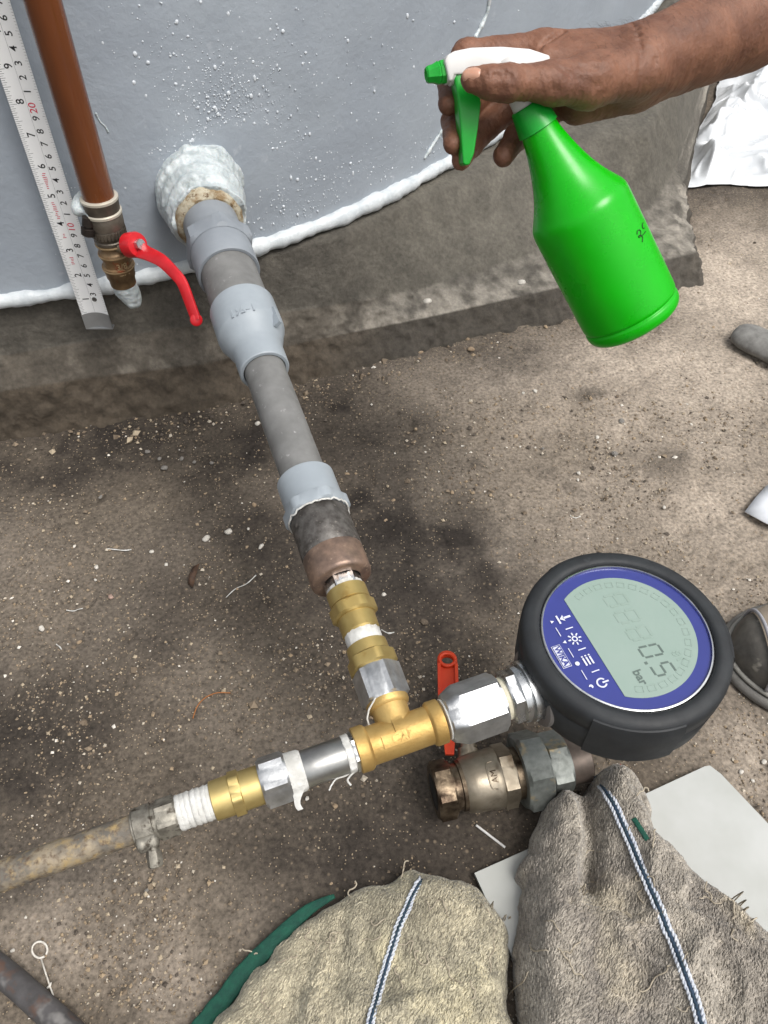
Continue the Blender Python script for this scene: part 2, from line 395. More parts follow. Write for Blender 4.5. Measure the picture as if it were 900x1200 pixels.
# ---- ground
M_ground = bpy.data.materials.new('ground_surface')
def ground_material():
    m = M_ground; m.use_nodes = True; nt = m.node_tree; N = nt.nodes; L = nt.links; b = N['Principled BSDF']
    at = N.new('ShaderNodeAttribute'); at.attribute_name = 'tint'; tc = N.new('ShaderNodeTexCoord')
    def noise(sc, d=6.0, ro=.62):
        n = N.new('ShaderNodeTexNoise'); n.inputs['Scale'].default_value = sc; n.inputs['Detail'].default_value = d; n.inputs['Roughness'].default_value = ro; L.new(tc.outputs['Object'], n.inputs['Vector']); return n.outputs['Fac']
    def rng_(s, a, c, d=0.0, e=1.0):
        r = N.new('ShaderNodeMapRange'); r.inputs[1].default_value = a; r.inputs[2].default_value = c; r.inputs[3].default_value = d; r.inputs[4].default_value = e; L.new(s, r.inputs[0]); return r.outputs[0]
    mul = N.new('ShaderNodeMix'); mul.data_type = 'RGBA'; mul.blend_type = 'MULTIPLY'; mul.inputs[0].default_value = 1.0
    L.new(at.outputs['Color'], mul.inputs[6])
    cr = N.new('ShaderNodeCombineColor'); f = rng_(noise(300), .3, .7, .5, 1.5)
    for i in range(3): L.new(f, cr.inputs[i])
    L.new(cr.outputs[0], mul.inputs[7])
    vo = N.new('ShaderNodeTexVoronoi'); vo.inputs['Scale'].default_value = 420; L.new(tc.outputs['Object'], vo.inputs['Vector'])
    spot = rng_(vo.outputs['Distance'], .16, .26, 1.0, 0.0)
    sel = N.new('ShaderNodeMath'); sel.operation = 'GREATER_THAN'; sep = N.new('ShaderNodeSeparateColor'); L.new(vo.outputs['Color'], sep.inputs[0]); L.new(sep.outputs[0], sel.inputs[0]); sel.inputs[1].default_value = .70
    both = N.new('ShaderNodeMath'); both.operation = 'MULTIPLY'; L.new(spot, both.inputs[0]); L.new(sel.outputs[0], both.inputs[1])
    mx = N.new('ShaderNodeMix'); mx.data_type = 'RGBA'; L.new(both.outputs[0], mx.inputs[0]); L.new(mul.outputs[2], mx.inputs[6]); mx.inputs[7].default_value = (*lin(160, 144, 122), 1)
    vo2 = N.new('ShaderNodeTexVoronoi'); vo2.inputs['Scale'].default_value = 190; L.new(tc.outputs['Object'], vo2.inputs['Vector'])
    sp2 = rng_(vo2.outputs['Distance'], .10, .30, 1.0, 0.0); se2 = N.new('ShaderNodeSeparateColor'); L.new(vo2.outputs['Color'], se2.inputs[0])
    s2 = rng_(se2.outputs[0], .72, .74, 0.0, .55); b2 = N.new('ShaderNodeMath'); b2.operation = 'MULTIPLY'; L.new(sp2, b2.inputs[0]); L.new(s2, b2.inputs[1])
    m2 = N.new('ShaderNodeMix'); m2.data_type = 'RGBA'; L.new(b2.outputs[0], m2.inputs[0]); L.new(mx.outputs[2], m2.inputs[6]); m2.inputs[7].default_value = (*lin(142, 126, 106), 1)
    s3 = rng_(se2.outputs[1], .80, .82, 0.0, .7); b3 = N.new('ShaderNodeMath'); b3.operation = 'MULTIPLY'; L.new(sp2, b3.inputs[0]); L.new(s3, b3.inputs[1])
    m3 = N.new('ShaderNodeMix'); m3.data_type = 'RGBA'; L.new(b3.outputs[0], m3.inputs[0]); L.new(m2.outputs[2], m3.inputs[6]); m3.inputs[7].default_value = (*lin(52, 46, 42), 1); mx = m3
    L.new(mx.outputs[2], b.inputs['Base Color']); b.inputs['Roughness'].default_value = .9; b.inputs['Specular IOR Level'].default_value = .3
    bp = N.new('ShaderNodeBump'); bp.inputs['Strength'].default_value = .8; bp.inputs['Distance'].default_value = .0012
    ad = N.new('ShaderNodeMath'); ad.operation = 'ADD'; L.new(noise(210, 5, .7), ad.inputs[0]); L.new(both.outputs[0], ad.inputs[1]); L.new(ad.outputs[0], bp.inputs['Height']); L.new(bp.outputs[0], b.inputs['Normal'])
ground_material()
# stains: photo pixel, radii (px), strength; positions are turned into places on the ground once
STAINS = [(200, 560, 330, 75, .55), (250, 700, 260, 120, .42), (150, 880, 220, 120, .35), (450, 660, 140, 160, .45), (480, 980, 200, 70, .4), (60, 540, 110, 40, .9), (180, 520, 160, 55, 1.0), (290, 505, 90, 40, 1.0), (395, 485, 60, 42, .85), (450, 500, 55, 35, .8), (130, 570, 200, 40, .6),
          (300, 630, 60, 45, .65), (420, 578, 25, 14, .9), (470, 640, 70, 60, .75), (545, 620, 45, 35, .7), (500, 720, 60, 50, .6), (575, 690, 40, 35, .6),
          (330, 760, 80, 60, .45), (60, 840, 90, 60, .75), (20, 900, 60, 50, .6), (180, 770, 60, 40, .5), (390, 790, 40, 40, .55), (560, 760, 40, 30, .6), (470, 565, 40, 22, .5),
          (380, 960, 70, 40, .5), (330, 990, 60, 30, .55), (60, 1030, 90, 28, .5), (640, 545, 22, 14, .5), (555, 548, 14, 8, .7), (690, 460, 18, 8, .6), (775, 545, 18, 14, .5), (668, 572, 14, 6, .5), (255, 700, 20, 30, .35), (520, 960, 90, 40, .4), (620, 640, 30, 20, .35)]
PALE = [(560, 470, 120, 50, .5), (780, 420, 160, 60, .8), (40, 640, 70, 60, .35), (150, 1060, 160, 60, .4), (300, 860, 120, 40, .3), (700, 520, 180, 130, .75), (850, 620, 100, 140, .9), (850, 480, 120, 150, .8), (640, 480, 120, 60, .6), (890, 640, 60, 40, 1.0), (600, 560, 120, 80, .55), (330, 570, 40, 30, .3), (90, 1110, 90, 60, .6), (190, 1120, 80, 60, .6), (860, 900, 60, 70, .7), (60, 700, 120, 100, .3), (860, 330, 120, 80, .9), (130, 640, 120, 60, .25), (250, 800, 90, 50, .3)]
def make_ground():
    xs = np.r_[-60, -20, -6, -2, -1.2, np.arange(-.75, .95, .0038), 1.2, 2, 6, 20, 60]
    ys = np.r_[-60, -20, -6, -2, -.6, -.2, np.arange(-.05, 1.75, .0042), 2.2, 4, 10, 30, 80]
    X, Y = np.meshgrid(xs, ys, indexing='ij'); A = np.stack([X, Y, 0 * X], -1)
    n1 = fbm(A * 7, 5, 41); n2 = fbm(A * 45, 4, 43); n3 = fbm(A * 180, 2, 45)
    core = ((X > -.8) & (X < 1) & (Y > -.1) & (Y < 1.8))
    pit = np.clip(fbm(A * 70, 3, 47) - .55, 0, 1)
    A[..., 2] = np.where(core, .0016 * n1 + .0009 * n2 + .0005 * n3 - .006 * pit, 0)
    br = np.array(lin(112, 102, 90)); dk = np.array(lin(45, 40, 36)); pl = np.array(lin(186, 173, 158)); md = np.array(lin(74, 67, 60))
    c = np.zeros(A.shape) + br
    def mixin(c, col, w): w = np.clip(w, 0, 1)[..., None]; return c * (1 - w) + col * w
    c = mixin(c, md, .5 + .6 * n1)
    W = A[..., :2] + .014 * np.stack([fbm(A * 16, 3, 51), fbm(A * 16 + 9, 3, 52)], -1)
    def blob(px, py, rx, ry):
        q = PZ(px, py, 0); ax = PZ(px + rx, py, 0) - q; ay = PZ(px, py - ry, 0) - PZ(px, py + ry, 0); ay = ay / 2
        M2 = np.linalg.inv(np.array([[ax[0], ay[0]], [ax[1], ay[1]]])); r = (W - q[:2]) @ M2.T
        return np.exp(-.9 * (r ** 2).sum(-1) ** 1.3)
    pw = 0
    for px, py, rx, ry, s in PALE: pw = np.maximum(pw, s * blob(px, py, rx, ry))
    c = mixin(c, pl, pw * (.75 + .5 * n1))
    sw = 0
    for px, py, rx, ry, s in STAINS: sw = np.maximum(sw, s * blob(px, py, rx * 1.15, ry * 1.15) * 1.2)
    c = mixin(c, dk, sw * (.92 + .35 * n2) * np.clip(.9 + .35 * n1, .5, 1.1))
    c = mixin(c, dk, .75 * np.clip(n1 * .9 + n2 * .6 - .55, 0, 1) * (1 - pw * .5))
    c = np.clip(c * .86 * (1 + .14 * n2[..., None] + .10 * n3[..., None]), .01, .8)
    nx, ny = X.shape; idx = np.arange(nx * ny).reshape(nx, ny)
    f = np.stack([idx[:-1, :-1], idx[1:, :-1], idx[1:, 1:], idx[:-1, 1:]], -1).reshape(-1, 4)
    o = mesh_obj('ground', A.reshape(-1, 3), f, M_ground)
    ca = o.data.color_attributes.new('tint', 'FLOAT_COLOR', 'POINT'); ca.data.foreach_set('color', np.concatenate([c, np.ones(X.shape + (1,))], -1).astype(np.float32).ravel())
    tag(o, kind='structure')
make_ground()

# ---- grit: loose crumbs too many to count
def front_y(x): return np.interp(x, [s[3][0] for s in ST[:9]], [s[3][1] for s in ST[:9]])
def make_grit():
    N = 14000; m_v = []; m_f = []; cols = []; base = np.array([[1, 0, 0], [-1, 0, 0], [0, 1, 0], [0, -1, 0], [0, 0, .8], [0, 0, -.6]], float)
    tri = [(0, 2, 4), (2, 1, 4), (1, 3, 4), (3, 0, 4), (2, 0, 5), (1, 2, 5), (3, 1, 5), (0, 3, 5)]
    pal = [lin(170, 156, 134), lin(152, 134, 110), lin(186, 176, 160), lin(112, 99, 84), lin(86, 78, 70), lin(130, 116, 98), lin(214, 208, 198)]
    uv = np.stack([rng.uniform(-60, 960, 40000), rng.uniform(280, 1230, 40000)], 1)
    rr = FW + np.outer((uv[:, 0] - 450) / FPX, RT) + np.outer((600 - uv[:, 1]) / FPX, UPV)
    pp = CAMP + rr * (-H / rr[:, 2])[:, None]; fy = front_y(pp[:, 0])
    ok = (rng.random(40000) < .12 + .88 * np.clip(.45 + 1.1 * vnoise(pp * 13, 61) + .5 * vnoise(pp * 40, 62), 0, 1)) & ~((pp[:, 0] < .42) & (pp[:, 1] > fy + .004))
    pp = pp[ok][:N]; fy = fy[ok][:N]; far = uv[ok][:N, 1] < 600
    for k, p in enumerate(pp):
        r = .00050 * math.exp(abs(random.gauss(0, .55))) * (1 + .25 * far[k])
        if p[1] > fy[k] - .03 and p[0] < .42: r *= 1.5
        rot = Matrix.Rotation(random.uniform(0, 6.28), 3, 'Z') @ Matrix.Rotation(random.uniform(-.6, .6), 3, 'X')
        vv = (base * (r * (.7 + .6 * rng.random((6, 1))))) @ np.array(rot).T + p + [0, 0, r * .25]
        m_f += [tuple(i + 6 * k for i in t) for t in tri]; m_v.append(vv); cols.append(random.choices(pal, [3, 4, 1.6, 5, 4, 5, .8])[0])
    o = mesh_obj('grit', np.concatenate(m_v), m_f, M_grit, smooth=False)
    ca = o.data.color_attributes.new('tint', 'FLOAT_COLOR', 'POINT'); c = np.repeat(np.array(cols), 6, 0); ca.data.foreach_set('color', np.concatenate([c, np.ones((len(c), 1))], 1).astype(np.float32).ravel())
    tag(o, 'fine sandy grit strewn over the concrete ground', 'grit', kind='stuff')
M_grit = mat('grit_stone', (1, 1, 1), rough=.85, attr='tint')
make_grit()
# ================================================================== PIPES AND FITTINGS
A_w, _n = tank_hit(232, 222); A_w = A_w - np.array([0, 0, 0])
T_c = P(468, 862, .445)
MA = unit(T_c - A_w); ML = np.linalg.norm(T_c - A_w)
def proj(p):
    q = np.asarray(p) - CAMP; d = q @ FW; return 450 + FPX * (q @ RT) / d, 600 - FPX * (q @ UPV) / d, d
def s_at_v(v, org=A_w, ax=MA, lo=-.05, hi=.7, comp=1):
    for _ in range(50):
        m = (lo + hi) / 2; x = proj(org + ax * m)[comp]
        if x < v: lo = m
        else: hi = m
    return m
def mp(v): s = s_at_v(v); return s, proj(A_w + MA * s)[2] / FPX / 2     # distance along the pipe and metres per pixel of diameter
M_pvcL = mat('pale_grey_plastic', lin(154, 162, 169), lin(144, 152, 159), rough=.38, scale=30, rough2=.5, bump=.08, bscale=300, bdist=.0005)
M_pvcA = mat('grey_plastic', lin(136, 142, 149), lin(126, 132, 139), rough=.4, scale=30, bump=.1, bscale=260, bdist=.0005, rough2=.55)
M_pvcD = mat('dull_grey_pipe', lin(122, 122, 121), lin(106, 106, 105), rough=.42, scale=60, spots=[lin(160, 158, 158)], sscale=160, slo=.66, shi=.76, rough2=.62, bump=.12, bscale=500, bdist=.0004)
M_steelD = mat('dark_worn_steel', lin(110, 107, 104), lin(72, 68, 65), rough=.46, metal=.55, scale=160, spots=[lin(128, 122, 116)], sscale=300, bump=.3, bscale=420, bdist=.0006, rough2=.7)
M_rust = mat('rusty_steel_end', lin(150, 126, 110), lin(108, 92, 84), rough=.42, metal=.55, scale=110, spots=[lin(160, 138, 122)], sscale=240, bump=.3, bscale=300, bdist=.0005)
M_brass = mat('yellow_brass', lin(194, 174, 118), lin(172, 150, 94), rough=.4, metal=.8, scale=35, rough2=.5, bump=.12, bscale=500, bdist=.0004, spots=[lin(150, 118, 60)], sscale=70, slo=.66, shi=.8)
M_brassD = mat('cast_brass', lin(198, 168, 108), lin(174, 142, 84), rough=.46, metal=.75, scale=45, rough2=.58, bump=.35, bscale=700, bdist=.0005, spots=[lin(128, 98, 52)], sscale=60, slo=.66, shi=.8)
M_chrome = mat('bright_steel', lin(205, 207, 208), lin(182, 184, 186), rough=.2, metal=1.0, scale=70, rough2=.36, bump=.1, bscale=260, bdist=.0004)
M_brush = mat('ground_steel_face', lin(198, 200, 202), lin(170, 172, 174), rough=.34, metal=.95, scale=120, rough2=.48, bump=.35, bscale=420, bdist=.0005)
M_tape = mat('white_thread_tape', lin(208, 208, 205), lin(182, 181, 176), rough=.55, scale=90, bump=.6, bscale=380, bdist=.001)
M_bore_shade = mat('painted_bore_shade', lin(34, 30, 27), lin(22, 20, 19), rough=.8, scale=80)
M_cream = mat('old_sealant_rust', lin(176, 168, 148), lin(128, 106, 74), rough=.6, scale=130, lo=.42, hi=.62, bump=.8, bscale=300, bdist=.0015, spots=[lin(92, 70, 44)], sscale=210, slo=.6, shi=.68)

outlet = empty('outlet_pipe', A_w)
tag(outlet, 'grey plastic outlet pipe with reducer running from the tank to the brass tee', 'pipe')
def piece(name, secs, m, parent, org=A_w, ax=MA, n=56, rot=0.0, deg=38, jit=0.0):
    b = MB(); b.add(*loft(org, ax, secs, n, rot=rot, jit=jit)); return b.build(name, m, parent, deg=deg)
def sv(v): return mp(v)[0]
def rv(v, px): return mp(v)[1] * px
# threaded outlet collar with old sealant
piece('collar', [(-.02, .030), (sv(257), .0312), (sv(260.5), .0300), (sv(262), .0275), (sv(263), .0260), (sv(263), .024)], M_cream, outlet, jit=.012)
# adapter with hexagon
r1 = .0245; s0, s1, s2 = sv(250), sv(284), sv(322)
ad = piece('adapter', [(s0, r1), (s1 - .004, r1), (s1 - .003, r1 + .0004)] + [(s1 - .003, .0266, r1 + .001), (s1, .0270, .0308), (s1 + .014, .0270, .0308), (s1 + .0165, .0270, .0272)] +
           [(s1 + .016, .0268), (s2 - .001, .0268), (s2, .0262), (s2, .0240), (s2 - .006, .0238)], M_pvcA, outlet, n=72, rot=.35)
piece('pipe', [(s2 - .01, .0237), (sv(378), .0237)], M_pvcD, outlet)
# reducer: wide socket, shoulder, narrow socket
a0, a1, a2, a3 = sv(363), sv(395), sv(411), sv(435); rb, rs = .0268, .0196
red = piece('reducer', [(a0 + .003, .0238), (a0, .0238), (a0, rb - .0012), (a0 + .0012, rb), (a1 - .004, rb + .0002), (a1 - .0005, rb - .0002), (a1 + .001, rb - .0014), (a2 - .004, rs + .0024), (a2 - .001, rs + .0008), (a2 + .003, rs), (a3 - .001, rs - .0001), (a3, rs - .0009), (a3, .0166), (a3 - .006, .0162)], M_pvcL, outlet, n=72)
# raised rib and raised size marking on the reducer's shoulder
def wrap_text(string, size, org, ax, s_mid, rad, ang_mid, parent, m, flip=1.0, ext=.0004, dirc=1.0, bold=0.0, name='marking'):
    v, f = text_geo(string, size, ext, bold); a, x, y = frame(ax)
    dirc = 1.0 if (-math.sin(ang_mid) * x + math.cos(ang_mid) * y) @ RT > 0 else -1.0
    th = ang_mid + dirc * v[:, 0] / rad; s = s_mid - flip * v[:, 1]; r = rad + v[:, 2]
    q = np.asarray(org) + np.outer(s, a) + (r * np.cos(th))[:, None] * x + (r * np.sin(th))[:, None] * y
    return mesh_obj(name, q, f, m, parent, smooth=False)
def ang_to_cam(org, ax, s):
    a, x, y = frame(ax); c = CAMP - (np.asarray(org) + a * s); return math.atan2(c @ y, c @ x)
ang0 = ang_to_cam(A_w, MA, a1)
wrap_text('1½-1', .0105, A_w, MA, a1 - .003, rb + .0002, ang0, red, M_pvcL, ext=.0004, bold=.0002)
s_mid = (a1 + a2) / 2; aa, xx, yy = frame(MA)
for k in range(1):
    th = ang0 + 1.0 * (1 if (-math.sin(ang0) * xx + math.cos(ang0) * yy) @ RT > 0 else -1); dirr = math.cos(th) * xx + math.sin(th) * yy; tt = -math.sin(th) * xx + math.cos(th) * yy
    b = MB(); b.add(*box(A_w + MA * (a1 + .002) + dirr * (rs + .0065), MA * .009, tt * .0016, dirr * .0030)); b.build('rib', M_pvcL, red, smooth=False)
s4, s5 = sv(562), sv(606)
piece('pipe', [(a3 - .01, .0158), (s4 + .01, .0158)], M_pvcD, outlet)
piece('socket', [(s4 + .003, .017), (s4, .017), (s4, .0192), (s4 + .001, .0202), (s5 - .010, .0202), (s5 - .0095, .0204)] + [(s5 - .0095, .0208, .0206), (s5 - .0085, .0208, .0231), (s5 - .001, .0208, .0231), (s5, .0208, .0208), (s5, .019)], M_pvcL, outlet, n=72, rot=.2)
s6, s7 = sv(650), sv(681)
bsh = piece('steel_socket', [(s5 - .004, .0185), (s5 + .0006, .0190), (s5 + .0016, .0200), (s6 - .0005, .0203), (s6, .0199)], M_steelD, outlet, deg=50)
piece('end_ring', [(s6 - .001, .0194), (s6 + .0005, .0202), (s7 - .003, .0203), (s7 - .001, .0198), (s7, .0182), (s7, .0125), (s7 - .006, .0120), (s7 - .006, .004)], M_rust, bsh, deg=50)
# crumpled thread tape edge round the socket
b = MB(); ang = np.linspace(0, 2 * np.pi, 60); rr = .0206 + .0006 * rng.random(60); ss = s5 + .0006 + .0007 * rng.standard_normal(60)
ring = A_w + np.outer(ss, MA) + (rr * np.cos(ang))[:, None] * xx + (rr * np.sin(ang))[:, None] * yy
b.add(*tube(ring, .0007, 6)); b.build('thread_tape', M_tape, outlet)

# ---- soap foam round the tank outlet
def make_foam():
    c = A_w; h = .0010; lo = c + [-.06, -.085, -.055]; hi = c + [.06, .035, .066]; g = grid_pts(lo, hi, h).astype(np.float32)
    sl = (g - A_w) @ MA; q_ = g - A_w - sl[..., None] * MA; rad = np.linalg.norm(q_, axis=-1); th = np.arctan2(q_ @ yy, q_ @ xx)
    prof_r = np.interp(sl, [-.04, -.016, -.006, .006, .026, sv(258)], [.047, .044, .0415, .0400, .0385, .0340])
    ripple = .0007 * np.sin(sl * 520 + 2.2 * np.sin(th * 2 + 1)) + .0008 * np.sin(sl * 230 - th * 1.7)
    f = np.maximum(rad - prof_r - ripple - .0016 * vnoise(g * 50, 70), np.maximum(sl - sv(258) + .0022 * np.sin(th * 2.5 + .9) + .0014 * np.sin(th * 7), -.03 - sl))
    f = f - .0030 * np.clip(vnoise(g * 85, 74), 0, 1) * np.clip(1 - sl / .02, 0, 1)
    f = f + .0006 * fbm(g * 150, 2, 71) + .0004 * vnoise(g * 420, 72)
    f = np.maximum(f, -(rad - .0262)); v, q = surface_nets(f, lo, h)
    o = mesh_obj('soap_foam', v, q, M_foam); tag(o, 'white soap foam plastered round the grey outlet where it leaves the tank', 'foam')
make_foam()

# ---- brass and steel fittings, tee
fit = empty('fitting_assembly', T_c)
tag(fit, 'brass tee with steel and brass adapters joining the grey pipe to the gauge', 'pipe fittings')
TN = [(679, 41, 'h', M_tape, 'taped_nipple')]
b0 = sv(679)
piece('nipple', hexs(b0 - .006, sv(694), .0108, .001), M_chrome, fit, n=48, deg=25)
piece('tape_wrap', rnd(sv(688), sv(697), .0119, .0008), M_tape, fit, jit=.015)
piece('brass_adapter', [(sv(692), .0118), (sv(693), .0130), (sv(708), .0130), (sv(709), .0122)] + [(sv(709), .0138, .0128), (sv(711), .0138, .0148), (sv(722), .0138, .0148), (sv(724), .0138, .0128)] + [(sv(724), .0120), (sv(741), .0119), (sv(743), .011)], M_brass, fit, n=72, rot=.1, deg=25)
piece('tape_wrap', rnd(sv(741), sv(760), .0110, .0008), M_tape, fit, jit=.02)
piece('brass_collar', [(sv(756), .0115), (sv(757), .0126), (sv(768), .0128), (sv(769), .0128)] + [(sv(769), .0138, .0130), (sv(771), .0138, .0150), (sv(783), .0138, .0150), (sv(785), .0138, .0128)], M_brass, fit, n=72, rot=.3, deg=25)
piece('steel_hexagon', hexs(sv(784), sv(822), .0130, .0012), M_brush, fit, n=48, deg=25, rot=.25)
RD = unit(P(468, 862, .445) - P(0, 1027, .40)); RD0 = RD
# tee
def make_tee():
    m = MB(); ax = RD; L = .0262
    prof = [(-L, .0118), (-L + .0004, .0128), (-L + .0065, .0129), (-L + .0075, .0122), (-L + .0085, .0110), (L - .0085, .0110), (L - .0075, .0122), (L - .0065, .0129), (L - .0004, .0128), (L, .0118)]
    m.add(*loft(T_c, ax, prof, 56))
    L2 = ML - sv(815); prof = [(0, .0100), (L2 - .0085, .0108), (L2 - .0075, .0122), (L2 - .0062, .0128), (L2 - .0004, .0127), (L2, .0117)]
    m.add(*loft(T_c, -MA, prof, 56))
    return m.build('tee', M_brassD, fit, deg=45)
tee = make_tee()
# raised panel with raised marking on the tee, facing the camera side
nrm = unit(np.cross(RD, -MA)); nrm = nrm if nrm[2] > 0 else -nrm
view = unit(CAMP - T_c); nn_ = unit(view - RD * (view @ RD)); 
def on_tee(x, y, z):                                               # x along run, y towards the branch, wraps round the run
    up2 = unit(np.cross(nn_, RD)) * (1 if np.cross(nn_, RD) @ (-MA) > 0 else -1)
    r = .0110 + z; th = (y - .0035) / .0110; return T_c + RD * x + nn_ * (r * math.cos(th)) + up2 * (r * math.sin(th))
def strip(poly_x0, poly_x1, y0, y1, z0, z1, mpf, n=6):
    v = []; f = []
    for i in range(n + 1):
        y = y0 + (y1 - y0) * i / n
        for x, z in ((poly_x0, z0), (poly_x0, z1), (poly_x1, z1), (poly_x1, z0)): v.append(mpf(x, y, z))
    for i in range(n):
        for j in range(4): f.append((i * 4 + j, i * 4 + (j + 1) % 4, (i + 1) * 4 + (j + 1) % 4, (i + 1) * 4 + j))
    f += [(0, 1, 2, 3), (n * 4, n * 4 + 3, n * 4 + 2, n * 4 + 1)]; return v, f
b = MB(); b.add(*strip(-.0115, .0105, -.0005, .0058, -.001, .0010, on_tee)); pl = b.build('raised_panel', M_brassD, tee, deg=30)
b = MB(); b.add(*strip(-.0028, .0035, .0056, .0145, -.001, .0010, lambda x, y, z: on_tee(x, min(y, .0125), z) + (-MA) * max(0, y - .0125))); b.build('raised_panel', M_brassD, tee, deg=30)
v, f = text_geo('CAP', .0066, .0004, .0002); b = MB(); b.add([on_tee(-q[0] * -1, q[1] + .0026, q[2] + .0012) for q in v], f); b.build('marking', M_brassD, tee, smooth=False)

# run to the left of the tee (su: distance from tee centre for a pixel column; negative)
def su(u): return s_at_v(u, T_c, RD, -.30, .25, 0)
def ru(u, px): return proj(T_c + RD * su(u))[2] / FPX / 2 * px
def rpiece(name, secs, m, parent=fit, **k): return piece(name, secs, m, parent, org=T_c, ax=RD, **k)
rpiece('hexagon_nut', hexs(su(412), su(426), .0098, .0008), M_chrome, n=48, deg=25, rot=.4)
rpiece('tape_wrap', rnd(su(404), su(412.5), .0108, .0006), M_tape, jit=.02)
rpiece('steel_sleeve', rnd(su(352), su(406), .0103, .0006), mat('turned_steel', lin(176, 176, 174), lin(150, 150, 148), rough=.3, metal=.95, scale=60, rough2=.42, bump=.15, bscale=240, bdist=.0004), deg=50)
rpiece('tape_wrap', [(su(334), .0112), (su(336), .0118), (su(353), .0113), (su(356), .0104)], M_tape, jit=.012)
rpiece('hexagon_nut', hexs(su(306), su(338), .0124, .0014), M_brush, n=48, deg=25, rot=.15)
rpiece('brass_coupling', [(su(249), .0098), (su(250), .0106), (su(270), .0108), (su(271), .0108)] + [(su(271.3), .0110, .0110), (su(272), .0110, .0123), (su(283), .0110, .0123), (su(283.7), .0110, .0110)] + [(su(284), .0107), (su(307), .0106)], M_brass, n=72, deg=25, rot=.2)
b = MB(); pts = []; s_a, s_b = su(208), su(252)                     # loose turns of tape on the thread
aR, xR, yR = frame(RD); b.add(*loft(T_c, RD, [(s_a, .0085), (s_b, .0085)], 40))
for k in range(7):
    sa = s_a + (s_b - s_a) * (k / 7.4) + random.uniform(-.0004, .0004); b.add(*loft(T_c, RD, [(sa, .0090), (sa + .0005, .0093), (sa + .0022, .0094 + random.uniform(0, .0003)), (sa + .0032, .0089)], 48, jit=.016))
b.build('tape_wrap', M_tape, fit)
def dangling(name, pts, r, m, parent, n=5, seed=0):
    pts = spline(pts, 28); pts = pts + .0004 * np.stack([fbm(pts * 300 + i * 7 + seed, 2, 80 + i) for i in range(3)], -1)
    b = MB(); b.add(*tube(pts, r, n)); return b.build(name, m, parent)
dT = T_c[2]
dangling('tape_strand', [P(415, 903, .437), P(405, 909, .435), P(393, 914, .433), P(385, 926, .432)], .0005, M_tape, fit)
dangling('tape_strand', [P(418, 902, .436), P(412, 908, .434), P(407, 914, .434), P(411, 920, .434)], .0006, M_tape, fit)
dangling('tape_strand', [P(440, 818, .446), P(433, 830, .446), P(431, 845, .447), P(438, 856, .447)], .0006, M_tape, fit)
def flap():
    b = MB(); c = T_c + RD * su(341); dn = unit(np.array([0, 0, -1.0]) - .75 * FW * 0); out = unit(CAMP - c); out = unit(out - RD * (out @ RD)); sd = unit(np.cross(RD, out)); sd = sd if sd[2] < 0 else -sd
    v = []; f = []; n = 10
    for i in range(n):
        t = i / (n - 1); w = .0052 * (1 - .75 * t ** .6) * (1 + .2 * math.sin(7 * t)); th = .75 + t * .75
        p = c + (out * math.cos(th) + sd * math.sin(th)) * (.0117 + .006 * max(0, t - .35)) + sd * .006 * max(0, t - .35) + RD * .0012 * math.sin(6 * t)
        for k in (-1, 0, 1): v.append(p + RD * w * k + out * .0006 * (k == 0))
    for i in range(n - 1):
        for k in range(2): f.append((i * 3 + k, i * 3 + k + 1, i * 3 + k + 4, i * 3 + k + 3))
    v = np.array(v); nb = len(v); v2 = v - out * .0007; f += [tuple(q + nb for q in reversed(t)) for t in f[:]]
    b.add(np.vstack([v, v2]), f); b.build('tape_flap', M_tape, fit)
flap()
# right of the tee: steel reducer to the gauge
rpiece('tape_wrap', rnd(su(520.5), su(523.5), .0120, .0005), M_tape, jit=.01)
gH = .0152
rpiece('steel_reducer', [(su(522), .0112), (su(522.5), .0128), (su(524), .0132, .0140), (su(537), gH, .0172), (su(540), gH, gH * 1.1547), (su(582), gH, gH * 1.1547), (su(585), gH, gH * 1.03), (su(585.4), .012)], M_brush, n=72, deg=22, rot=.35)
rpiece('sealing_ring', rnd(su(584.5), su(594), .0126, .0009), mat('cream_sealing_ring', lin(206, 202, 184), lin(184, 178, 156), rough=.5, scale=90), jit=.006)

# ---- left pipe with clamp
lp = empty('corroded_pipe', P(0, 1027, .40)); tag(lp, 'corroded thin pipe with a hose clamp, running off to the left from the taped thread', 'pipe')
M_corr = mat('corroded_pipe', lin(150, 138, 118), lin(104, 99, 92), rough=.55, metal=.35, scale=70, lo=.4, hi=.6, spots=[lin(168, 146, 104), lin(92, 76, 62)], sscale=190, slo=.5, shi=.72, bump=.45, bscale=300, bdist=.0008, rough2=.75)
M_galv = mat('stained_galvanised', lin(150, 146, 136), lin(104, 100, 92), rough=.45, metal=.6, scale=140, spots=[lin(70, 64, 56)], sscale=170, slo=.55, shi=.66, bump=.45, bscale=320, bdist=.0008, rough2=.6)
rpiece('pipe', [(-.62, .0078)] + [(s, .0078 + .00012 * math.sin(s * 900)) for s in np.linspace(-.4, su(176), 40)], M_corr, lp, jit=.006)
rpiece('hexagon_nut', hexs(su(184), su(209), .0093, .001), M_galv, lp, n=48, deg=25, rot=.3)
rpiece('sleeve', [(su(156), .0080), (su(157), .0092), (su(184), .0097), (su(186), .0090)], M_galv, lp, jit=.006)
cl = rpiece('clamp_band', [(su(159), .0096), (su(160), .0102), (su(180), .0105), (su(181), .0099)], M_galv, lp, deg=50)
c = T_c + RD * su(171); out = unit(CAMP - c); out = unit(out - RD * (out @ RD)); sd = unit(np.cross(RD, out)); sd = sd if sd[2] < 0 else -sd
q0 = c + out * .006 + sd * .0085
b = MB(); b.add(*loft(q0 - RD * .0055, RD, [(0, .003), (.001, .0044), (.003, .0046), (.0045, .0042), (.006, .0046), (.0075, .0042), (.009, .0046), (.010, .0043), (.011, .003)], 24)); b.build('worm_housing', M_galv, lp, deg=50)
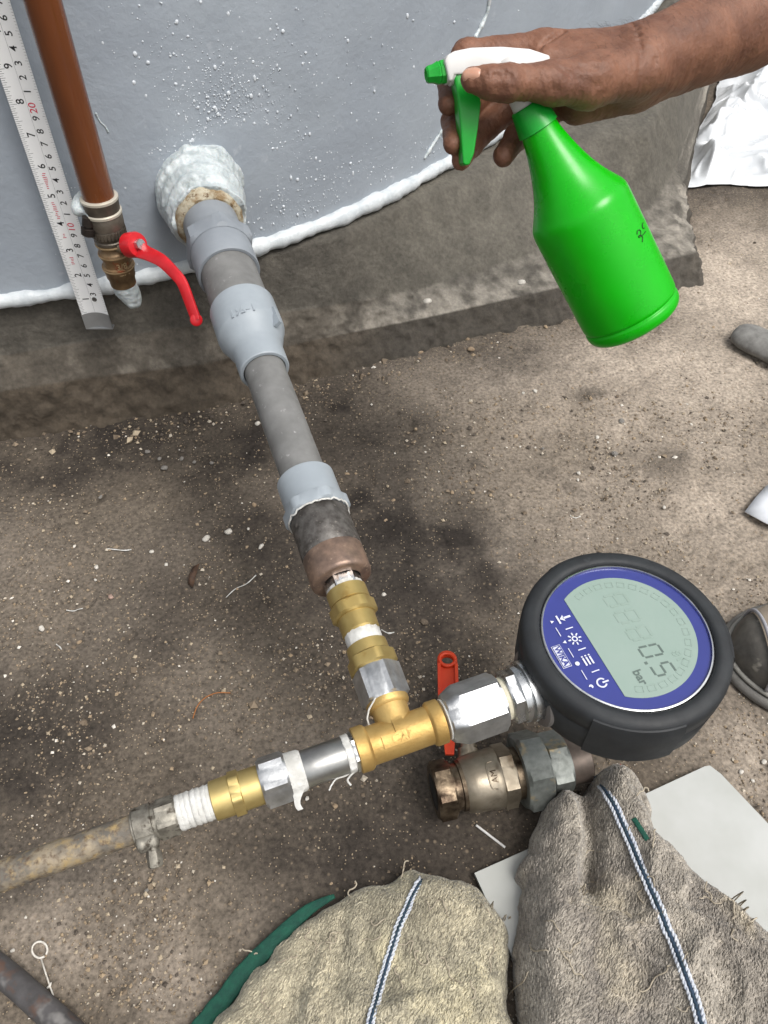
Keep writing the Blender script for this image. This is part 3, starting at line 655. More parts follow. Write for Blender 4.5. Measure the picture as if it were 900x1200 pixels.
b = MB(); b.add(*loft(q0 + RD * .002, unit(sd * .9 - RD * .1 + np.array([0, 0, -.2])), [(0, .003), (.004, .0033), (.0045, .0030, .0034), (.0062, .0036, .0040), (.0125, .0036, .0040), (.013, .0034, .0034)], 24)); b.build('screw_head', M_galv, lp, deg=25)

# ---- ball valve lying on the ground
bv = empty('ball_valve', PZ(590, 930, 0)); tag(bv, 'dirty nickel ball valve with orange lever lying on the ground below the gauge', 'valve')
zc = .0262; VA0 = PZ(508, 928, zc); VA1 = PZ(683, 888, zc); VX = unit(VA1 - VA0)
M_nick = mat('dull_nickel', lin(166, 156, 140), lin(134, 124, 108), rough=.36, metal=.85, scale=45, rough2=.55, bump=.25, bscale=420, bdist=.0006, spots=[lin(92, 78, 62)], sscale=60, slo=.6, shi=.75)
M_oily = mat('oily_dark_nickel', lin(124, 110, 92), lin(58, 46, 36), rough=.28, metal=.8, scale=90, rough2=.5, bump=.4, bscale=260, bdist=.0007)
M_galvN = mat('greenish_galvanised_nut', lin(142, 146, 142), lin(108, 112, 108), rough=.45, metal=.6, scale=90, rough2=.6, bump=.5, bscale=260, bdist=.0008, spots=[lin(176, 156, 116)], sscale=70, slo=.6, shi=.74)
def sw(u): return s_at_v(u, VA0, VX, -.05, .25, 0)
def vp(name, secs, m, **k): return piece(name, secs, m, bv, org=VA0, ax=VX, **k)
vp('end_nut', [(0, .0125), (.0, .0178)] + [(0, .0182, .0182), (.0015, .0182, .0208), (.0120, .0182, .0208), (.0135, .0182, .0182)], M_oily, n=48, deg=25, rot=.25)
vp('bore_shade_disc', [(-.0002, .0125), (-.0003, .0002)], M_bore_shade)  # flat dark disc on the closed nut end: shade of an open bore, painted
vp('neck', [(.013, .0165), (.018, .0160), (.0185, .0175), (.021, .0178)], M_oily)
bs, be = .0195, sw(580)
body = vp('body', [(bs, .0165), (bs + .003, .0190), (bs + .010, .0204), (bs + .018, .0206), (be - .006, .0204), (be - .003, .0212), (be + .001, .0212), (be + .002, .0204)], M_nick, deg=50)
vp('body_hexagon', hexs(be + .001, be + .0125, .0196, .0012), M_nick, n=48, deg=25, rot=.3)
vp('dark_thread', [(be + .012, .0165), (be + .0125, .0185), (be + .016, .018), (be + .019, .0186), (be + .0225, .0178)], M_oily)
hs = sw(607)
vp('union_nut', hexs(hs, hs + .0185, .0248, .002), M_galvN, n=48, deg=25, rot=.1)
vp('union_tail', hexs(hs + .0183, hs + .035, .0202, .002), M_galvN, n=48, deg=25, rot=.45)
vp('pipe_stub', [(hs + .034, .0150), (hs + .036, .0168), (hs + .050, .0172), (hs + .051, .016), (hs + .0505, .013), (hs + .03, .0125)], mat('brown_grey_stub', lin(112, 100, 92), lin(84, 76, 70), rough=.5, metal=.5, scale=70))
# cast panel with marking on the body
vview = unit(CAMP - (VA0 + VX * be)); an_v = ang_to_cam(VA0, VX, be)
wrap_text('MA', .0062, VA0, VX, be - .0045, .0209, an_v - .05, body, M_oily, dirc=1, ext=.0003)
aV, xV, yV = frame(VX)
loopv = []
for t in np.linspace(0, 2 * np.pi, 40):
    ds = .0042 * math.copysign(abs(math.sin(t)) ** .5, math.sin(t)); da = .46 * math.copysign(abs(math.cos(t)) ** .6, math.cos(t)) - .1
    th = an_v + da; loopv.append(VA0 + VX * (be - .0045 + ds) + .0207 * (math.cos(th) * xV + math.sin(th) * yV))
b = MB(); b.add(*tube(loopv, .0005, 6)); b.build('raised_panel', M_nick, body)
# lever: orange coated flat bar with side flanges and an eye at the end
M_org = mat('orange_lever', lin(206, 66, 24), lin(190, 52, 18), rough=.42, scale=60, spots=[lin(120, 40, 20)], sscale=120, slo=.64, shi=.74, bump=.15, bscale=300, bdist=.0005)
E0 = PZ(524, 770, .030); E1 = PZ(527, 884, .030); ld = unit(E0 - E1); lx = unit(np.cross(ld, [0, 0, 1])); lz = np.array([0, 0, 1.0]); LL = np.linalg.norm(E0 - E1)
b = MB()
def lev(x, y, z): return E1 + lx * x + ld * y + lz * z
w = .0078
outer = [(-w * .4, 0), (-w * .5, .008), (-w, .022)] + [(-w, LL - .002)] + [(w * math.cos(t), LL - .002 + w * math.sin(t)) for t in np.linspace(np.pi, 0, 14)[1:-1]] + [(w, LL - .002), (w, .022), (w * .5, .008), (w * .4, 0)]
hole = [(.0045 * math.cos(t), LL - .003 + .0036 * math.sin(t)) for t in np.linspace(0, 2 * np.pi, 17)[:-1]]
bm = bmesh.new()
vo = [bm.verts.new(V(lev(x, y, 0))) for x, y in outer]; vh = [bm.verts.new(V(lev(x, y, 0))) for x, y in hole]
eo = [bm.edges.new((vo[i], vo[(i + 1) % len(vo)])) for i in range(len(vo))]; eh = [bm.edges.new((vh[i], vh[(i + 1) % len(vh)])) for i in range(len(vh))]
bmesh.ops.triangle_fill(bm, edges=eo + eh, use_beauty=True)
r = bmesh.ops.extrude_face_region(bm, geom=bm.faces[:]); 
for q in r['geom']:
    if isinstance(q, bmesh.types.BMVert): q.co -= Vector((0, 0, .002))
bmesh.ops.recalc_face_normals(bm, faces=bm.faces); me = bpy.data.meshes.new('lever'); bm.to_mesh(me); bm.free(); me.materials.append(M_org)
lever = bpy.data.objects.new('lever', me); COL.objects.link(lever); lever.parent = bv; lever.matrix_parent_inverse = bv.matrix_world.inverted()
for sx in (-1, 1):
    b = MB(); b.add(*box(lev(sx * (w - .0012), LL * .62, .0022), lx * .0012, ld * (LL * .28), lz * .0022)); b.build('lever_flange', M_org, lever, smooth=False)
b = MB(); ring = [lev(.0062 * math.cos(t), LL - .003 + .0055 * math.sin(t), .0012) for t in np.linspace(0, 2 * np.pi, 28)]; b.add(*tube(ring, .0016, 8)); b.build('lever_eye', M_org, lever)
b = MB(); b.add(*loft(VA0 + VX * .026, unit(ld * .9 + lz * .12), [(0, .0075), (.024, .0075), (.0245, .0055), (.032, .0052)], 24)); b.build('stem', M_nick, bv, deg=40)

# ---- brown pipe with drain valve on the tank
bp_ = empty('drain_pipe', (-.235, .62, .1)); tag(bp_, 'brown vertical pipe hanging in front of the tank, ending in a red handled drain valve', 'pipe')
M_brown = mat('brown_pipe', lin(118, 66, 30), lin(92, 50, 27), rough=.18, scale=16, rough2=.3, coat=.3, stretch=(1, 1, .25), spots=[lin(92, 50, 28)], sscale=20, slo=.56, shi=.7, bump=.08, bscale=60, bdist=.0006)
M_valve = mat('old_brass_valve', lin(150, 124, 92), lin(112, 92, 70), rough=.36, metal=.65, scale=70, rough2=.55, spots=[lin(150, 70, 46)], sscale=80, slo=.6, shi=.72, bump=.3, bscale=320, bdist=.0006)
M_clampd = mat('grey_brown_band', lin(108, 100, 90), lin(80, 74, 66), rough=.42, metal=.5, scale=70, bump=.2, bscale=300, bdist=.0006)
M_red = mat('red_handle', lin(198, 28, 38), lin(176, 18, 28), rough=.3, scale=60, coat=.3, bump=.08, bscale=200, bdist=.0005)
DX, DY = -.235, .62
def zv(v): 
    lo, hi = -.1, 1.2
    for _ in range(50):
        m = (lo + hi) / 2
        if proj((DX, DY, m))[1] > v: lo = m
        else: hi = m
    return m
UPz = (0, 0, 1.0)
def dpiece(name, secs, m, parent=bp_, **k): return piece(name, secs, m, parent, org=(DX, DY, 0), ax=UPz, **k)
# the axis runs up; list sections from high to low
def zs(*pairs): return [(zv(v) if v is not None else z, r) for v, r, z in [(p + (None,))[:3] for p in pairs]]
zt = zv(236); dpiece('pipe', [(zt - .01, .0128), (1.05, .0128)], M_brown)
dpiece('clamp_band', zs((265, .0130), (264, .0146), (250, .0150), (249, .0142), (248, .0142), (233, .0152), (231, .0152), (230, .0140)), M_clampd, deg=50)
dpiece('band_edge', zs((250, .0148), (249, .0156), (246.5, .0156), (245.5, .0146)), mat('pale_band_edge', lin(196, 190, 176), rough=.4, metal=.4))
dpiece('band_edge', zs((234, .0146), (233, .0155), (230.5, .0155), (229.5, .0140)), bpy.data.materials['pale_band_edge'])
fe_ = dpiece('ferrule', zs((282, .0120), (281, .0138), (278, .0140), (277, .0131), (273, .0134), (272, .0142), (266, .0146), (264, .0138)), M_clampd, deg=40)
for k_ in range(14):
    th_ = ang_to_cam((DX, DY, 0), UPz, .2) + (k_ - 6.5) * .2; d_ = np.array(frame(UPz)[1]) * math.cos(th_) + np.array(frame(UPz)[2]) * math.sin(th_); t_k = np.cross(d_, UPz)
    b = MB(); b.add(*box(np.array([DX, DY, zv(269)]) + d_ * .0143, t_k * .0007, d_ * .0007, np.array([0, 0, .0030]))); b.build('knurl', M_clampd, fe_, smooth=False)
_pr = mat('pale_casting_ring', lin(186, 164, 130), lin(160, 136, 104), rough=.35, metal=.6, scale=90)
for v_ in (311, 295, 283): dpiece('casting_ring', zs((v_ + 1.2, .0128), (v_ + .6, .0143), (v_ - .6, .0143), (v_ - 1.2, .0128)), _pr, deg=60)
vb = dpiece('valve_body', zs((333, .0085), (332, .0112), (323, .0116), (322, .0126), (315, .0130), (313, .0138), (309, .0140), (308, .0122), (303, .0118), (301, .0124), (297, .0138), (293, .0138), (291.5, .0126), (290, .0114), (286, .0113), (285, .0126), (281, .0130), (279, .0126)), M_valve, deg=50)
for s_, zz in (('3/8', 305), ('GX', 312)):
    wrap_text(s_, .0075, (DX, DY, 0), UPz, zv(zz), .0130, ang_to_cam((DX, DY, 0), UPz, zv(zz)) + .2, vb, mat('raised_casting_%s' % s_[0], lin(196, 172, 134), rough=.35, metal=.6), flip=-1, dirc=1, ext=.0005)
# screw housing with foam at the left of the band
hc = P(101, 262, .655)
b = MB(); b.add(*loft(hc + np.array([.004, 0, .007]), unit([-.25, -.15, -1]), [(0, .003), (.001, .0052), (.008, .0055), (.0085, .0045), (.010, .0045), (.0105, .0062), (.016, .0060), (.0175, .004)], 20)); b.build('clamp_screw', mat('black_screw', lin(52, 46, 42), lin(34, 30, 28), rough=.4, scale=80, metal=.3, bump=.3), bp_, deg=40)
# handle
stem = P(166, 284, .655); hub = P(180, 285, .648); sx = unit(hub - np.array([DX, DY, zv(289)])); 
b = MB(); b.add(*loft(np.array([DX, DY, zv(289)]), sx, [(.008, .0062), (.0145, .0060), (.015, .0048), (.020, .0046), (.0215, .0055), (.0235, .0055)], 24)); b.build('stem', M_nick, bp_, deg=40)
hp = np.array([DX, DY, zv(289)]) + sx * .0245
b = MB(); b.add(*loft(hp, sx, [(-.002, .0088), (-.001, .0104), (.0085, .0106), (.0105, .0096), (.0108, .004)], 28)); hd = b.build('handle_hub', M_red, bp_, deg=45)
b = MB(); b.add(*loft(hp + sx * .0102, sx, [(0, .0026), (.0008, .0042, .0046), (.0042, .0042, .0046), (.005, .0042, .0042)], 24, rot=.3)); b.build('handle_bolt', M_chrome, bp_, deg=25)
lp3 = [hp + sx * .004 + np.array([0, 0, -.002]), P(190, 305, .648), P(201, 316, .646), P(213, 329, .644), P(217, 338, .644), P(223, 355, .647), P(230, 375, .652)]
lp3 = [lp3[0], lp3[1], lp3[3], lp3[6]]; lq = np.array(lp3); ls = np.cumsum(np.r_[0, np.linalg.norm(np.diff(lq, axis=0), axis=1)]); pts = np.stack([np.interp(np.linspace(0, ls[-1], 30), ls, lq[:, k]) for k in range(3)], 1)
for _ in range(3): pts[1:-1] = .25 * pts[:-2] + .5 * pts[1:-1] + .25 * pts[2:]
def bar(pts, wid, thk, side):
    v = []; f = []; n = len(pts); tg = np.gradient(pts, axis=0)
    prof = [(-1, -.6), (-.8, -1), (.8, -1), (1, -.6), (1, .6), (.8, 1), (-.8, 1), (-1, .6)]
    for i in range(n):
        t = unit(tg[i]); s = unit(side - t * (side @ t)); u_ = np.cross(t, s)
        for a_, c_ in prof: v.append(pts[i] + s * wid[i] * a_ + u_ * thk * c_)
    k = len(prof)
    for i in range(n - 1):
        for j in range(k): f.append((i * k + j, i * k + (j + 1) % k, (i + 1) * k + (j + 1) % k, (i + 1) * k + j))
    f += [tuple(range(k)), tuple((n - 1) * k + j for j in range(k))]; return v, f
wid = np.interp(np.linspace(0, 1, 30), [0, .2, .45, .6, .97, 1], [.0078, .0058, .0052, .0048, .0044, .0038])
b = MB(); b.add(*bar(pts, wid, .0017, np.array([.9, -.1, .45]))); b.build('handle_lever', M_red, bp_, deg=40)
b = MB(); b.add(*loft(pts[-1] - (CAMP - pts[-1]) * .001, unit(CAMP - pts[-1]), [(-.001, .0052), (.0016, .0052), (.0024, .0044)], 20)); b.build('handle_tip', M_red, bp_, deg=50)
# foam cap dripping below the valve, foam on the clamp
def blobfoam(name, parts, label, amp=.0010):
    c = np.array([p for p, r in parts]); lo = c.min(0) - .022; hi = c.max(0) + .022; h = .0009; g = grid_pts(lo, hi, h); f = None
    for p, r in parts:
        q = np.linalg.norm((g - p), axis=-1) - r; f = q if f is None else smin(f, q, .005)
    f = f + amp * fbm(g * 160, 3, 77); v, q = surface_nets(f, lo, h); o = mesh_obj(name, v, q, M_foam); tag(o, label, 'foam')
blobfoam('soap_foam', [((DX, DY, zv(334)), .0098), ((DX + .001, DY, zv(340)), .0098), ((DX + .003, DY, zv(347)), .0085), ((DX + .004, DY, zv(353)), .0062)], 'white blob of soap foam hanging from the end of the drain valve')
blobfoam('soap_foam', [(P(97, 238, .652), .0075), (P(93, 246, .650), .006), (P(101, 232, .655), .006), (P(105, 252, .65), .003)], 'small lump of soap foam on the clamp left of the brown pipe')

# ---- measuring tape hanging in front of the tank
TX, TY, TZ0 = -.2775, .639, H - .4538
mt = empty('measuring_tape', (TX, TY, TZ0)); tag(mt, 'white steel measuring tape hanging in front of the tank beside the brown pipe', 'measuring tape')
M_blade = mat('tape_blade', lin(246, 247, 247), lin(240, 241, 242), rough=.3, scale=40, bump=.05, bscale=200, bdist=.0003)
M_ink = mat('black_ink', lin(30, 30, 32), lin(44, 44, 48), rough=.5, scale=90); M_rink = mat('red_ink', lin(206, 50, 78), lin(216, 90, 108), rough=.5, scale=200)
TW = .0127
def tp(x, z, o=0.0): return np.array([TX + x, TY + .0022 * (x / TW) ** 2 * -1 + .0 - o, TZ0 + z])
nx = 12; zz = np.linspace(.0075, .95, 40); v = [tp(-TW + 2 * TW * i / nx, z) for z in zz for i in range(nx + 1)] + [tp(-TW + 2 * TW * i / nx, z, -.0005) for z in zz for i in range(nx + 1)]
nb = len(zz) * (nx + 1); f = []
for i in range(len(zz) - 1):
    for j in range(nx):
        a_ = i * (nx + 1) + j; q = (a_, a_ + 1, a_ + nx + 2, a_ + nx + 1); f += [q, tuple(nb + k for k in reversed(q))]
b = MB(); b.add(v, f); b.build('blade', M_blade, mt)
def printed(items, m, name):
    b = MB()
    for s_, x, z, size in items:
        tv, tf = text_geo(s_, size, 0, .00008)
        b.add([tp(x - q[1], z + q[0], .00012) for q in tv], tf)
    o = mesh_obj(name, np.concatenate(b.v), b.f, m, mt, smooth=False); return o
inch = .0254
for n_i in range(1, 16): printed([(str(n_i), -.0042, n_i * inch - .0005, .0084)], M_ink, 'inch_number')
for c_i in range(3, 38):
    if c_i % 10: printed([(str(c_i % 10), .0040, c_i * .01, .0080)], M_ink, 'centimetre_number')
    else: printed([(str(c_i), .0040, c_i * .01 - .0022, .0084)], M_rink, 'decimetre_number')
def ticks(lst, m, name):
    b = MB()
    for x0, x1, z, t in lst: b.add([tp(x0, z - t, .0001), tp(x1, z - t, .0001), tp(x1, z + t, .0001), tp(x0, z + t, .0001)], [(0, 1, 2, 3)])
    return mesh_obj(name, np.concatenate(b.v), b.f, m, mt, smooth=False)
M_tick = mat('grey_tick_ink', lin(96, 98, 102), lin(120, 122, 126), rough=.5, scale=90)
ticks([(-TW, -TW + (.0052 if k % 8 == 0 else .0036 if k % 2 == 0 else .0026), .0104 + k * inch / 16, .00014) for k in range(0, 300)], M_tick, 'inch_ticks')
ticks([(TW - (.0030 if k % 10 == 0 else .0018), TW, .012 + k * .002, .00010) for k in range(0, 220)], M_tick, 'centimetre_ticks')
ticks([(-.00008, .00008, (.0104 + .45) / 2, .22)], M_tick, 'centre_line')
rd = []
for z0, z1 in ((.062, .070), (.088, .092), (.106, .122), (.133, .147)):      # small red print that the photo leaves illegible
    z = z0
    while z < z1: rd.append((-.0068 + random.uniform(0, .0012), -.0030 - random.uniform(0, .0014), z, .00032)); z += .0016
ticks(rd, M_rink, 'red_print')
M_hook = mat('hook_steel', lin(172, 174, 176), lin(158, 160, 162), rough=.42, metal=.6, scale=50, rough2=.5)
v = []; nx = 8
arc = lambda x: .0016 * (1 - (x / TW) ** 2)
rows = [(-.0075, .0), (-.006, -.0006), (.0, -.0006), (.0085, -.0006)]
for z, o in rows:
    for i in range(nx + 1):
        x = -TW * 1.02 + 2.04 * TW * i / nx; v.append(tp(x, z + (arc(x) if z > .008 else 0), .0006))
n2 = len(v); v += [np.array(q) + [0, .0014, 0] for q in v]; f = []
for i in range(len(rows) - 1):
    for j in range(nx):
        a_ = i * (nx + 1) + j; q = (a_, a_ + 1, a_ + nx + 2, a_ + nx + 1); f += [q, tuple(n2 + k for k in reversed(q))]
b = MB(); b.add(v, f); b.add(*box(tp(0, -.0078, -.0010), (TW * 1.02, 0, 0), (0, .0032, 0), (0, 0, .0006))); b.build('hook', M_hook, mt, deg=40)
for x, z, r_ in ((.0035, .0245, .0023),):
    a_ = tp(x, z, .0001); b = MB(); b.add(*loft(a_, (0, -1, 0), [(0, r_), (.0006, r_ * .95), (.0007, r_ * .62), (.0002, r_ * .5), (.0002, .0001)], 20)); b.build('rivet', mat('rivet_metal', lin(120, 120, 120), rough=.35, metal=.8), mt, deg=40)
# ================================================================== PRESSURE GAUGE
GZ = .1815; GC = PZ(734.5, 741.5, GZ)
g_up = GC - T_c; g_up[2] = 0; g_up = unit(g_up); g_rt = np.array([g_up[1], -g_up[0], 0.0]); ZU = np.array([0, 0, 1.0])
gauge = empty('pressure_gauge', (GC[0], GC[1], GZ - .042)); tag(gauge, 'round digital pressure gauge in a black rubber boot with a blue dial, face up', 'pressure gauge')
M_rub = mat('black_rubber', lin(40, 43, 46), lin(31, 33, 36), rough=.55, scale=60, rough2=.68, bump=.15, bscale=600, bdist=.0004, spots=[lin(62, 65, 68)], sscale=90, slo=.66, shi=.85)
M_blue = mat('blue_dial_print', lin(48, 56, 128), lin(44, 52, 120), rough=.32, scale=20, coat=.4)
M_lcd = mat('grey_green_display', lin(138, 155, 147), lin(132, 151, 142), rough=.22, scale=25, coat=.5)
M_seg = mat('display_segment', lin(92, 106, 100), lin(86, 99, 94), rough=.3, scale=50)
M_ghost = mat('faint_display_segment', lin(134, 151, 143), lin(130, 148, 139), rough=.3, scale=50)
M_wp = mat('white_dial_print', lin(206, 209, 224), lin(196, 199, 216), rough=.4, scale=50)
GR = .0478
def G(x, y, z=0.0): return GC + g_rt * (x * GR) + g_up * (y * GR) + ZU * (z)
prof = [(-.0405, .040), (-.0408, .0550), (-.0400, .0580), (-.0370, .0598), (-.0150, .0607), (-.0146, .0603), (-.0140, .0603), (-.0136, .0607), (-.0060, .0607), (-.0025, .0602), (-.0004, .0588), (.0008, .0565), (.0012, .0535), (.0010, .0510), (-.0004, .0499), (-.0040, .0494)]
b = MB(); b.add(*loft(GC, ZU, prof, 120, caps=False)); boot = b.build('rubber_boot', M_rub, gauge, deg=60)
_q = PZ(690, 855, GZ - .02) - GC; a_b = math.atan2(_q @ g_up, _q @ g_rt)
for th, w_ in ((a_b + .42, .42), (a_b + 2.1, .3), (a_b - 2.3, .3)):          # raised grip blocks round the boot
    v = []; f = []; n = 8
    for i in range(n + 1):
        t = th - w_ + 2 * w_ * i / n; dv = g_rt * math.cos(t) + g_up * math.sin(t)
        for r_, z_ in ((.0585, -.0385), (.0612, -.0370), (.0619, -.0200), (.0619, -.0060), (.0606, -.0022), (.0575, -.0005)): v.append(GC + dv * r_ + ZU * z_)
    for i in range(n):
        for j in range(5): f.append((i * 6 + j, i * 6 + j + 1, (i + 1) * 6 + j + 1, (i + 1) * 6 + j))
    f += [(0, 1, 2, 3, 4, 5), tuple(n * 6 + k for k in range(6))]; b = MB(); b.add(v, f); b.build('grip_block', M_rub, boot, deg=40)
b = MB(); b.add(*loft(GC, ZU, [(-.006, .0494), (-.0012, .0494), (-.0006, .0490), (-.0006, .0480), (-.0020, .0478)], 120, caps=False)); b.build('bezel_ring', M_chrome, gauge, deg=60)
b = MB(); b.add(*loft(GC, ZU, [(-.035, .047), (-.0022, .0480)], 120)); dial = b.build('dial', M_blue, gauge, deg=40)
def lay(poly, z, m, name, parent, th=.0004):
    b = MB(); b.add(*ext_poly(poly, z, z + th, lambda x, y, q: G(x, y, q))); return b.build(name, m, parent, smooth=False)
LR = .845; ch = -.455; t0 = math.asin(ch / LR)
lcd = lay([(LR * math.cos(t), LR * math.sin(t)) for t in np.linspace(t0, math.pi - t0, 70)], -.0023, M_lcd, 'display', dial, .0005)
zI = -.0017
def flat(polys, m, name, parent, z=zI):
    b = MB()
    for p in polys: b.add(*ext_poly(p, z, z + .00012, lambda x, y, q: G(x, y, q)))
    return b.build(name, m, parent, smooth=False)
def rect(cx, cy, hw, hh, rot=0.0):
    c, s = math.cos(rot), math.sin(rot); return [(cx + c * a - s * d, cy + s * a + c * d) for a, d in ((-hw, -hh), (hw, -hh), (hw, hh), (-hw, hh))]
def ringp(cx, cy, r0, r1, a0=0.0, a1=2 * math.pi, n=20):
    out = []
    for i in range(n):
        t, u_ = a0 + (a1 - a0) * i / n, a0 + (a1 - a0) * (i + 1) / n
        out.append([(cx + r0 * math.cos(t), cy + r0 * math.sin(t)), (cx + r1 * math.cos(t), cy + r1 * math.sin(t)), (cx + r1 * math.cos(u_), cy + r1 * math.sin(u_)), (cx + r0 * math.cos(u_), cy + r0 * math.sin(u_))])
    return out
SEG = {'0': 'abcdef', '5': 'afgcd', '8': 'abcdefg'}
def digit(ch_, cx, cy, w, h, t, sl=.12):
    q = {'a': (0, h, w - t * .6, t * .5), 'd': (0, -h, w - t * .6, t * .5), 'g': (0, 0, w - t * .6, t * .5), 'f': (-w, h / 2, t * .5, h / 2 - t * .5), 'b': (w, h / 2, t * .5, h / 2 - t * .5), 'e': (-w, -h / 2, t * .5, h / 2 - t * .5), 'c': (w, -h / 2, t * .5, h / 2 - t * .5)}
    return [[(x + sl * (y - cy), y) for x, y in rect(cx + a, cy + d, hw, hh)] for k in SEG[ch_] for a, d, hw, hh in (q[k],)]
zL = -.00178
flat(digit('0', .30, .155, .072, .125, .026) + digit('5', .56, .155, .072, .125, .026) + [rect(.425, .01, .018, .018)], M_seg, 'reading', lcd, zL)
flat(sum([digit('8', cx, .155, .082, .135, .03) for cx in (-.48, -.22, .04)], []), M_ghost, 'unlit_digits', lcd, zL)
v, f = text_geo('bar', .15, .0, .004); b = MB(); b.add([G(q[0] + .56, q[1] - .16, zL + .0001) for q in v], f); mesh_obj('unit_text', np.concatenate(b.v), b.f, M_seg, lcd, smooth=False)
polys = []
for k in range(20):                                                   # bar graph boxes along the rim of the display
    t = math.pi - t0 - .22 - k * (math.pi - 2 * t0 - .44) / 19; e1 = np.array([math.cos(t), math.sin(t)]); e2 = np.array([-e1[1], e1[0]])
    for a_, b_, w1, w2 in ((.77, 0, .005, .045), (.70, 0, .005, .045), (.735, .045, .035, .005), (.735, -.045, .035, .005)):
        c = e1 * a_ + e2 * b_; polys.append([tuple(c + e1 * p * w1 + e2 * q * w2) for p, q in ((-1, -1), (1, -1), (1, 1), (-1, 1))])
flat(polys, M_ghost, 'bar_graph', lcd, zL)
flat(digit('8', .44, .42, .028, .045, .016) + [rect(.52, .42, .012, .045)], M_ghost, 'status_symbol', lcd, zL)
IY = -.615; IX = (-.47, -.16, .15, .47)
ic = flat([rect(IX[0], IY - .055, .06, .012), rect(IX[0], IY + .06, .014, .05), [(IX[0] - .045, IY + .02), (IX[0] + .045, IY + .02), (IX[0], IY - .035)]], M_wp, 'zero_icon', dial)
flat(ringp(IX[1], IY, .022, .038) + [rect(IX[1] + .068 * math.cos(t), IY + .068 * math.sin(t), .018, .009, t) for t in np.arange(8) * math.pi / 4], M_wp, 'light_icon', dial)
flat([rect(IX[2] + .012, IY + k * .045, .052, .011) for k in (-1, 0, 1)] + [rect(IX[2] - .06, IY + k * .045, .009, .011) for k in (-1, 0, 1)], M_wp, 'menu_icon', dial)
flat(ringp(IX[3], IY, .045, .064, math.pi / 2 + .55, math.pi / 2 + 2 * math.pi - .55) + [rect(IX[3], IY + .05, .010, .04)], M_wp, 'power_icon', dial)
flat([rect((IX[k] + IX[k + 1]) / 2, IY + .01, .007, .05) for k in range(3)], M_wp, 'divider_lines', dial)
mk = -.755
flat([rect((IX[k] + IX[k + 1]) / 2, mk + .0, .065, .005) for k in range(3)], M_wp, 'guide_lines', dial)
flat([[(IX[0] - .022, mk - .018), (IX[0] + .022, mk - .018), (IX[0], mk + .025)], [(IX[1] - .022, mk + .02), (IX[1] + .022, mk + .02), (IX[1], mk - .025)]] + ringp(IX[2], mk, 0.002, .028, n=12) + ringp(IX[3], mk, 0.002, .026, .2, 4.6, n=10), M_wp, 'key_marks', dial)
lw, lh = .155, .058; ly = -.885
flat([rect(0, ly, lw, lh)], M_wp, 'logo_plate', dial)
flat([rect(0, ly + s * (lh - .011), lw - .006, .0045) for s in (-1, 1)] + [rect(s * (lw - .011), ly, .0045, lh - .007) for s in (-1, 1)], M_blue, 'logo_border', dial, zI + .0002)
v, f = text_geo('WIKA', .098, 0, .003); b = MB(); b.add([G(q[0] * 1.02, q[1] + ly + .0, zI + .0004) for q in v], f); mesh_obj('logo_text', np.concatenate(b.v), b.f, M_blue, dial, smooth=False)
# connection between fittings and the case
def gp(name, secs, m, **k): return piece(name, secs, m, gauge, org=T_c, ax=RD, **k)
e0 = np.linalg.norm((GC - T_c)[:2])
gp('connection_hexagon', hexs(su(592), su(607), .0140, .001), M_chrome, n=48, deg=25, rot=.2)
gp('connection_flange', [(su(603), .0135), (su(604), .0168), (su(609), .0172), (su(610), .0156), (su(612), .0156), (su(613), .0182), (su(622), .0184), (su(624), .0176)], M_chrome, deg=50)
gp('case_collar', [(su(622.5), .0205), (su(623), .0228), (su(626), .0234), (e0 - .052, .0236), (e0 - .045, .0215)], mat('grey_brown_collar', lin(112, 108, 106), lin(98, 94, 92), rough=.5, scale=60), deg=50)

# ================================================================== SPRAY BOTTLE
B0 = P(618, 125, .478); B1 = P(745, 380, .537); BA = unit(B1 - B0); BLn = np.linalg.norm(B1 - B0)
bottle = empty('spray_bottle', B1); tag(bottle, 'green plastic spray bottle with white and green trigger head held in the hand', 'spray bottle')
M_green = mat('green_bottle_plastic', lin(5, 174, 3), lin(4, 166, 2), rough=.2, rough2=.42, scale=24, sss=.12, bump=.06, bscale=60, bdist=.0006, spots=[lin(8, 150, 4)], sscale=26, slo=.6, shi=.85)
M_greenC = mat('green_trigger_plastic', lin(24, 160, 50), lin(20, 150, 44), rough=.34, scale=40, bump=.05, bscale=200, bdist=.0004)
M_white = mat('white_plastic', lin(216, 215, 213), lin(206, 205, 203), rough=.3, scale=40)
c0 = .0125; sh = c0 + .0575 
bprof = [(c0, .0112), (c0 + .004, .0116), (c0 + .012, .0133), (c0 + .022, .0160), (c0 + .032, .0194), (c0 + .042, .0238), (c0 + .050, .0285), (sh - .003, .0314), (sh, .0323), (sh + .003, .0326), (sh + .03, .0328), (BLn - .014, .0328), (BLn - .0125, .0326), (BLn - .0115, .0316), (BLn - .0105, .0316), (BLn - .0095, .0326), (BLn - .006, .0325), (BLn - .003, .0312), (BLn - .0008, .0285), (BLn, .024), (BLn - .001, .018), (BLn - .003, .008)]
bs_ = np.array(bprof); t_ = np.linspace(0, len(bs_) - 1, 90); bs2 = np.stack([np.interp(t_, np.arange(len(bs_)), bs_[:, k]) for k in (0, 1)], 1)
for _ in range(2): bs2[1:-1] = .25 * bs2[:-2] + .5 * bs2[1:-1] + .25 * bs2[2:]
b = MB(); b.add(*loft(B0, BA, [tuple(q) for q in bs2], 96)); bo = b.build('bottle', M_green, bottle)
n = 72; cap = [(-.001, .0098), (0, .0106), (.0125, .0126), (.0142, .0128), (.0146, .0120)]
b = MB(); v, f = loft(B0, BA, cap, n)
v = np.array(v); a_, x_, y_ = frame(BA)
for i in (1, 2):
    for j in range(0, n, 2): v[i * n + j] -= unit(v[i * n + j] - (B0 + BA * cap[i][0])) * .0004
